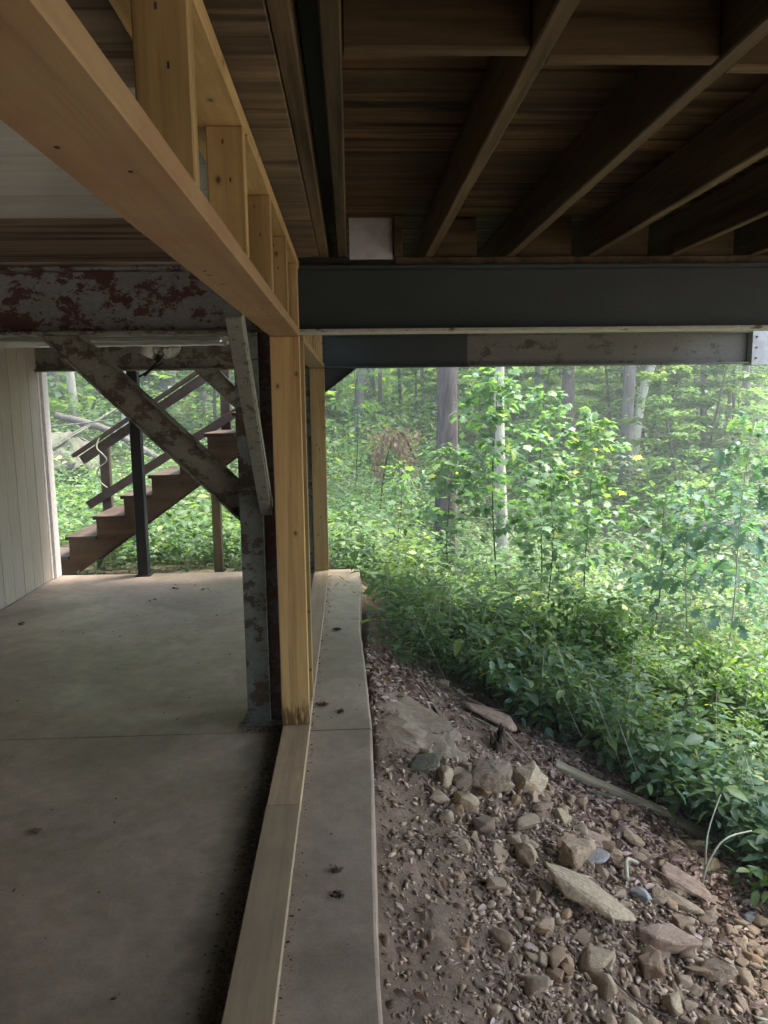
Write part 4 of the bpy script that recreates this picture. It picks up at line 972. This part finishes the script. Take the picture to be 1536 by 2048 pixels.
def shrub(x, y, rad, h, nlv, leaf, label, mat, seed, tpl_=OV, cat='shrub'):
    rd = np.random.default_rng(seed+50); e = empty('shrub', (x, y, ground_n(x, y)), label, cat)
    nbr = 46; tips = []; S0 = []; S1 = []
    for b in range(nbr):
        a = rd.uniform(0, 6.3); rr_ = rad*math.sqrt(rd.random()); L = h*rd.uniform(.6, 1.05)*(1-.35*(rr_/rad)**2)
        tip = np.array([rr_*math.cos(a), rr_*math.sin(a), L]); mid = tip*np.array([.45, .45, .7])
        S0 += [(0, 0, 0), tuple(mid)]; S1 += [tuple(mid), tuple(tip)]; tips.append((mid, tip))
    S0, S1 = np.array(S0)*1., np.array(S1)*1.; sv1, st1 = stems_np(S0, S1, np.full(len(S0), .004)); link('branches', np_mesh('branches', sv1, st1), M['twig'], e)
    ti = rd.integers(0, nbr, nlv); f = rd.random(nlv)**.6
    P0 = np.array([t[0] for t in tips])[ti]; P1 = np.array([t[1] for t in tips])[ti]; pos = P0+(P1-P0)*f[:, None]*1.05+rd.normal(0, .07, (nlv, 3))
    pos[:, 2] = np.maximum(pos[:, 2], .04)
    V, T, C = scatter(tpl_, pos, rd.uniform(0, 6.3, nlv), rd.normal(-.1, .35, nlv), rd.normal(0, .35, nlv), rd.uniform(.6, 1.2, nlv)*leaf, np.clip(rd.normal(.4, .2, nlv)+.35*(f-.5), 0, 1))
    link('foliage', np_mesh('foliage', V, T, C), mat, e); return e
shrub(1.85, 6.3, .75, .95, 3600, .075, 'broad dense green shrub in the middle bank, below the maple saplings', M['shrub'], 1)
shrub(2.75, 5.7, .70, .85, 3000, .08, 'dense shrub sloping down right of the broad one', M['shrub'], 2)
shrub(1.05, 6.5, .55, .62, 1900, .07, 'low feathery shrub left of the broad one, nearer the slab', M['shrub'], 3)
shrub(3.3, 5.0, .65, .75, 2200, .09, 'leafy shrub at the right edge above the dirt slope', M['oak'], 4)
# dead brown branch
e = empty('dead_branch', (.75, 13.0, 0), 'hanging dead branch with pinkish brown leaves in the green understory', 'branch')
rd = np.random.default_rng(3); n = 900; e.scale = (.85, .85, .95)
cc = np.concatenate([rd.normal((-.05, 0, 1.12), (.30, .25, .10), (300, 3)), rd.normal((-.35, 0, .75), (.07, .2, .2), (250, 3)), rd.normal((.2, 0, .70), (.10, .2, .25), (350, 3))])
V, T, C = scatter(KITE, cc, rd.uniform(0, 6.3, n), rd.normal(-.8, .5, n), rd.normal(0, .6, n), rd.uniform(.05, .12, n), rd.random(n)); link('foliage', np_mesh('foliage', V, T, C), M['deadleaf'], e)
link('stem', tube_mesh('stem', smooth_pts([(-.4, .2, -1), (-.2, .1, .6), (.1, 0, 1.2), (.4, 0, .7)]), [.02]*19, 5), M['twig'], e)

# ------------------------------------------------------------------ trees
def crown_np(rd, c, rad, n, leaf, flat=.8):
    k = 26; cl_ = rd.normal(0, 1, (k, 3)); cl_ /= np.linalg.norm(cl_, axis=1)[:, None]; cl_ *= (rd.random(k)**.5)[:, None]*rad; cl_[:, 2] *= flat
    i = rd.integers(0, k, n); p = cl_[i]+rd.normal(0, rad*.16, (n, 3)); p[:, 2] *= .8
    tint = np.clip(rd.normal(.5, .2, n)+(rd.random(k)[i]-.5)*.3, 0, 1)
    return p+np.array(c), rd.uniform(0, 6.3, n), rd.normal(0, .45, n), rd.normal(0, .45, n), rd.uniform(.6, 1.3, n)*leaf, tint
def tree(x, y, r, h, bark, label, bend=(0, 0), base=1.35, fork=None, cr=2.6, nleaf=1500, leaf=.22, seed=0, curve=None, ref_z=None, group=None, name='tree'):
    """x is where the trunk passes at eye height; bend is metres of lean per metre of height"""
    rd = np.random.default_rng(seed+77); g0 = ground_n(x, y); zr = (ref_z if ref_z is not None else 1.6)-g0
    e = empty(name, (x, y, g0), label, 'tree', group)
    pts = []; rad = []
    for i in range(19):
        t = i/18; z = -.15+t**1.15*h
        ox = bend[0]*(z-zr)+.05*math.sin(z*.9+seed); oy = bend[1]*(z-zr)
        if curve: ox += curve(z)
        pts.append(Vector((ox, oy, z))); rad.append(r*(1+(base-1)*math.exp(-max(z, 0)*2.6))*(1-.55*t))
    link('trunk', tube_mesh('trunk', pts, rad, 14, (0, 0, 0), .07, seed=seed), bark, e)
    if fork:
        zf, dx, rf = fork; i = min(range(19), key=lambda k: abs(pts[k].z-zf)); p = pts[i]
        q = [p-Vector((0, 0, .1)), p+Vector((dx*.35, 0, .5)), p+Vector((dx*.65, 0, 1.4)), p+Vector((dx*1.6, .2, 4.2)), p+Vector((dx*2.0, .2, 6.5))]
        q = smooth_pts(q, 4); link('limb', tube_mesh('limb', q, [rf*(1-.5*k/len(q)) for k in range(len(q))], 10, (0, 0, 0), .05), bark, e)
    top = pts[-1]
    for k in range(7):
        i = 11+k; i = min(i, 17); p = pts[i]; a = rd.uniform(0, 6.3); L = cr*rd.uniform(.5, .9)
        q = smooth_pts([p, p+Vector((math.cos(a)*L*.5, math.sin(a)*L*.5, L*.3)), p+Vector((math.cos(a)*L, math.sin(a)*L, L*.45))], 3)
        link('limb', tube_mesh('limb', q, [rad[i]*.45*(1-.7*j/len(q)) for j in range(len(q))], 6), bark, e)
    A = crown_np(rd, (top.x, top.y, top.z*.92), cr, nleaf, leaf)
    V, T, C = scatter(KITE, *A); link('crown', np_mesh('crown', V, T, C), M['canopy'], e)
    return e
tree(1.56, 12.6, .205, 10, M['bark'], 'big ridged brown trunk with a hollow base, left of the maple saplings', (.045, 0), 1.3, seed=1, ref_z=.9, name='ridged_tree')
tree(2.69, 13.7, .115, 10, M['barkpale'], 'pale cream trunk standing behind the tallest maple sapling', (.0, 0), 1.15, seed=2, name='pale_tree')
tree(5.15, 18, .17, 10, M['bark'], 'forked trunk splitting under the far beam, right of the pale cream trunk', (-.02, 0), 1.25, fork=(3.2, .55, .12), seed=3, name='forked_tree')
tree(6.55, 18, .165, 11, M['barkgrey'], 'straight smooth purplish grey trunk right of centre in the wood', (-.01, 0), 1.2, seed=4, name='grey_tree')
tree(7.35, 19, .12, 10, M['barkpale'], 'slender pale trunk with a crook, just right of the purplish grey trunk', (.05, 0), 1.2, seed=5, curve=lambda z: .18*math.tanh((z-2.6)*1.6), ref_z=1.2, name='pale_tree')
tree(.2, 21, .15, 10, M['barkgrey'], 'grey leaning trunk seen right of the far dark brace', (.10, 0), 1.3, seed=6, ref_z=1.7, name='grey_tree')
tree(-.72, 26, .14, 11, M['barkgrey'], 'thin grey trunk touching the right side of the far stud', (.03, 0), 1.2, seed=7, name='grey_tree')
tree(2.42, 26, .07, 9, M['barkdark'], 'very thin dark trunk left of the big ridged trunk', (0, 0), 1.2, seed=8, nleaf=900, name='thin_tree')
tree(1.75, 27, .06, 9, M['barkdark'], 'thinnest dark trunk, further left of the big ridged trunk', (0, 0), 1.2, seed=9, nleaf=900, name='thin_tree')
tree(5.25, 25, .11, 10, M['barkdark'], 'dark trunk high up between the pale cream and the forked trunk', (-.07, 0), 1.2, seed=10, ref_z=2.2, name='dark_tree')
tree(5.85, 24, .11, 10, M['barkgrey'], 'leaning grey trunk immediately left of the forked trunk', (-.05, 0), 1.2, seed=11, ref_z=2.2, name='grey_tree')
tree(12.45, 24, .13, 10, M['barkgrey'], 'grey leaning trunk near the right end of the far beam', (-.10, 0), 1.2, seed=12, ref_z=1.9, name='grey_tree')
tree(8.1, 22, .10, 10, M['barkdark'], 'dark vine covered trunk left of the slender pale one', (-.07, 0), 1.2, seed=13, ref_z=1.6, name='dark_tree')
tree(9.6, 24, .10, 10, M['barkgrey'], 'thin grey trunk right of the crooked pale trunk', (.02, 0), 1.2, seed=14, ref_z=2., name='grey_tree')
tree(-7.8, 21, .16, 10, M['barkgrey'], 'grey trunk nearest the corner of the siding wall', (-.04, 0), 1.2, seed=15, name='grey_tree')
tree(-6.25, 18, .10, 9, M['barkpale'], 'slim pale trunk seen between the siding wall and the diagonal brace', (-.03, 0), 1.1, seed=16, name='pale_tree')
tree(-4.55, 20, .20, 10, M['barkgrey'], 'broad grey trunk seen above the stair rail', (0, 0), 1.2, seed=17, name='grey_tree')
tree(-4.60, 16.5, .17, 10, M['barkpale'], 'broad whitish trunk behind the slim black post', (0, 0), 1.3, seed=18, name='pale_tree')
tree(-2.6, 24, .14, 10, M['barkdark'], 'dark trunk seen between the stair rails', (.03, 0), 1.2, seed=19, name='dark_tree')
for k, (x, y, r_, mt, bd, lb) in enumerate([(3.9, 21, .07, 'barkdark', .02, 'thin dark trunk in the gap right of the pale cream trunk'), (9.3, 20, .09, 'barkgrey', -.03, 'thin grey trunk standing apart in the right part of the wood'),
        (.95, 23, .07, 'barkdark', -.02, 'slim dark trunk just left of the thinnest dark ones'), (11.0, 22, .08, 'barkdark', .04, 'slim leaning trunk between the grey trunks at the right'),
        (3.2, 24, .08, 'barkgrey', .03, 'slim grey trunk behind the tallest maple sapling'), (-3.6, 19, .09, 'barkgrey', .02, 'slim grey trunk above the middle of the stairs')]):
    tree(x, y, r_, 10, M[mt], lb, (bd, 0), 1.2, seed=90+k, name='slim_tree', nleaf=700)
for k in range(18):
    y = r3.uniform(24, 42); x = r3.uniform(-.5*y, .62*y)
    tree(x, y, r3.uniform(.10, .2), 12, M[r3.choice(['barkgrey', 'barkdark', 'bark'])], 'thin trunk far back among the distant foliage', (r3.uniform(-.05, .05), 0), 1.2, seed=40+k, group='far trunks in the wood', name='far_tree', nleaf=1200)
# hollow at the base of the ridged tree
rtree = bpy.data.objects['ridged_tree']
hol = hull(77, 14, 1.0); hol.materials.clear(); hol.materials.append(plain('charred_hollow', (.012, .010, .009), .95))
o = bpy.data.objects.new('hollow', hol); col.objects.link(o); o.parent = rtree; o.scale = (.05, .05, .26); o.location = (-.10, -.175, .22)

# understory trees with flat layered sprays
def understory(x, y, h, spread, n, leaf, seed, label, group=None, tm=.5):
    rd = np.random.default_rng(seed+3000); e = empty('understory_tree', (x, y, ground_n(x, y)), label, 'young tree', group)
    ln = rd.normal(0, .12, 2)
    pts = [Vector((ln[0]*t*h, ln[1]*t*h, t*h-.1)) for t in np.linspace(0, 1, 8)]
    link('trunk', tube_mesh('trunk', pts, [.035*(1-.8*i/7)+.008 for i in range(8)], 6), M['barkdark'], e)
    ns = int(h*5); P_, Tn = [], []; S0, S1 = [], []
    for s in range(ns):
        t = .22+.78*s/ns; c = np.array([ln[0]*t*h, ln[1]*t*h, t*h]); a = s*2.4+rd.normal(0, .5); L = spread*rd.uniform(.4, 1)*(1.1-.6*t)
        m = n//ns; u = rd.random(m)**.7*L; w = rd.normal(0, .16, m)*(L*.4+u)*.9
        q = c+np.stack([np.cos(a)*u-np.sin(a)*w, np.sin(a)*u+np.cos(a)*w, .12*u-.10*u*u+rd.normal(0, .035, m)], -1); P_.append(q); Tn.append(np.full(m, tm+rd.normal(0, .12)))
        S0.append(c); S1.append(c+np.array([np.cos(a)*L, np.sin(a)*L, .12*L-.1*L*L]))
    P_ = np.concatenate(P_); Tn = np.concatenate(Tn); n = len(P_)
    V, T, C = scatter(KITE, P_, rd.uniform(0, 6.3, n), rd.normal(-.08, .25, n), rd.normal(0, .3, n), rd.uniform(.6, 1.25, n)*leaf, np.clip(Tn+rd.normal(0, .15, n), 0, 1))
    link('foliage', np_mesh('foliage', V, T, C), M['under'], e)
    s1, s2 = stems_np(np.array(S0), np.array(S1), np.full(len(S0), .008)); link('branches', np_mesh('branches', s1, s2), M['twig'], e)
uk = 0
for k in range(46):
    y = r3.uniform(15.5, 32); x = r3.uniform(-.52*y, .66*y)
    if any(abs(x/y-q_) < w_ and y < yl for q_, w_, yl in ((.124, .035, 19), (.286, .03, 19), (.363, .03, 19), (.387, .025, 20), (.195, .02, 19), (-.345, .04, 19), (-.279, .04, 18), (-.37, .02, 22))): continue
    understory(x, y, r3.uniform(2.6, 5.2), r3.uniform(1.1, 2.0), int(r3.uniform(2200, 3200)), .10+.003*y, k, 'leafy young tree with flat layered sprays in the woodland understory', 'young trees of the understory', tm=.45+.02*(y-14)); uk += 1
# mossy rock and dead log on the left hill, fallen log on the right
def big_rock(x, y, sx, sy, sz, label, mat, seed, nm='boulder'):
    me = hull(seed, 26, .7, 3, .12); me.materials.clear(); me.materials.append(mat)
    o = bpy.data.objects.new(nm, me); col.objects.link(o); o.scale = (sx, sy, sz); o.location = (x, y, ground_n(x, y)+sz*.25); return tag(o, label, 'boulder')
big_rock(-5.35, 14.4, 1.05, .8, .95, 'large mossy boulder on the left hillside beyond the stair rail', M['moss'], 81)
q = smooth_pts([(-6.5, 14.2, ground_n(-6.5, 14.2)+.9), (-5.2, 14.0, ground_n(-5.2, 14)+1.05), (-4.2, 13.9, ground_n(-4.2, 13.9)+1.2)], 5)
tag(link('fallen_branch', tube_mesh('fallen_branch', q, [.014-.0005*i for i in range(len(q))], 6, q[0], .2), M['barkgrey'], None, q[0]), 'pale bare branch sloping above the mossy boulder', 'branch')
q = smooth_pts([(-5.6, 15.0, ground_n(-5.6, 15)+1.0), (-4.6, 15, ground_n(-4.6, 15)+.75), (-3.6, 14.8, ground_n(-3.6, 14.8)+.35)], 5)
tag(link('log', tube_mesh('log', q, [.07]*len(q), 8, q[0], .2), M['barkdark'], None, q[0]), 'dark log leaning against the mossy boulder', 'log')
q = smooth_pts([(6.6, 15.2, ground_n(6.6, 15.2)+.35), (7.5, 15.0, ground_n(7.5, 15)+.55), (8.6, 14.9, ground_n(8.6, 14.9)+.5)], 5)
tag(link('log', tube_mesh('log', q, [.12]*len(q), 9, q[0], .2), M['barkdark'], None, q[0]), 'dark fallen log behind the pale stemmed oak sapling at the right', 'log')

for o in scene.objects:
    if o.parent and o.name.split('.')[0] in ('branches', 'foliage', 'crown'): o['kind'] = 'stuff'
# ------------------------------------------------------------------ haze: thin pale woodland air
hm = bpy.data.materials.new('haze'); hm.use_nodes = True; hn = hm.node_tree.nodes; hn.clear()
ho = hn.new('ShaderNodeOutputMaterial'); hv = hn.new('ShaderNodeVolumePrincipled'); hm.node_tree.links.new(hv.outputs[0], ho.inputs['Volume'])
hv.inputs['Color'].default_value = (.93, 1, .97, 1); hv.inputs['Density'].default_value = .0065; hv.inputs['Anisotropy'].default_value = .3
zmin = min(p[2] for p in gv)
zmax = max(p[2] for p in gv)
bm = bmesh.new(); box_into(bm, -76, 86, -46, 101, zmin-1, max(o.location.z for o in scene.objects if o.name.startswith('far_tree'))+15.5)
tag(link('haze', bm_mesh(bm, 'haze'), hm), 'pale thin haze hanging in the wood', 'haze', kind='stuff')
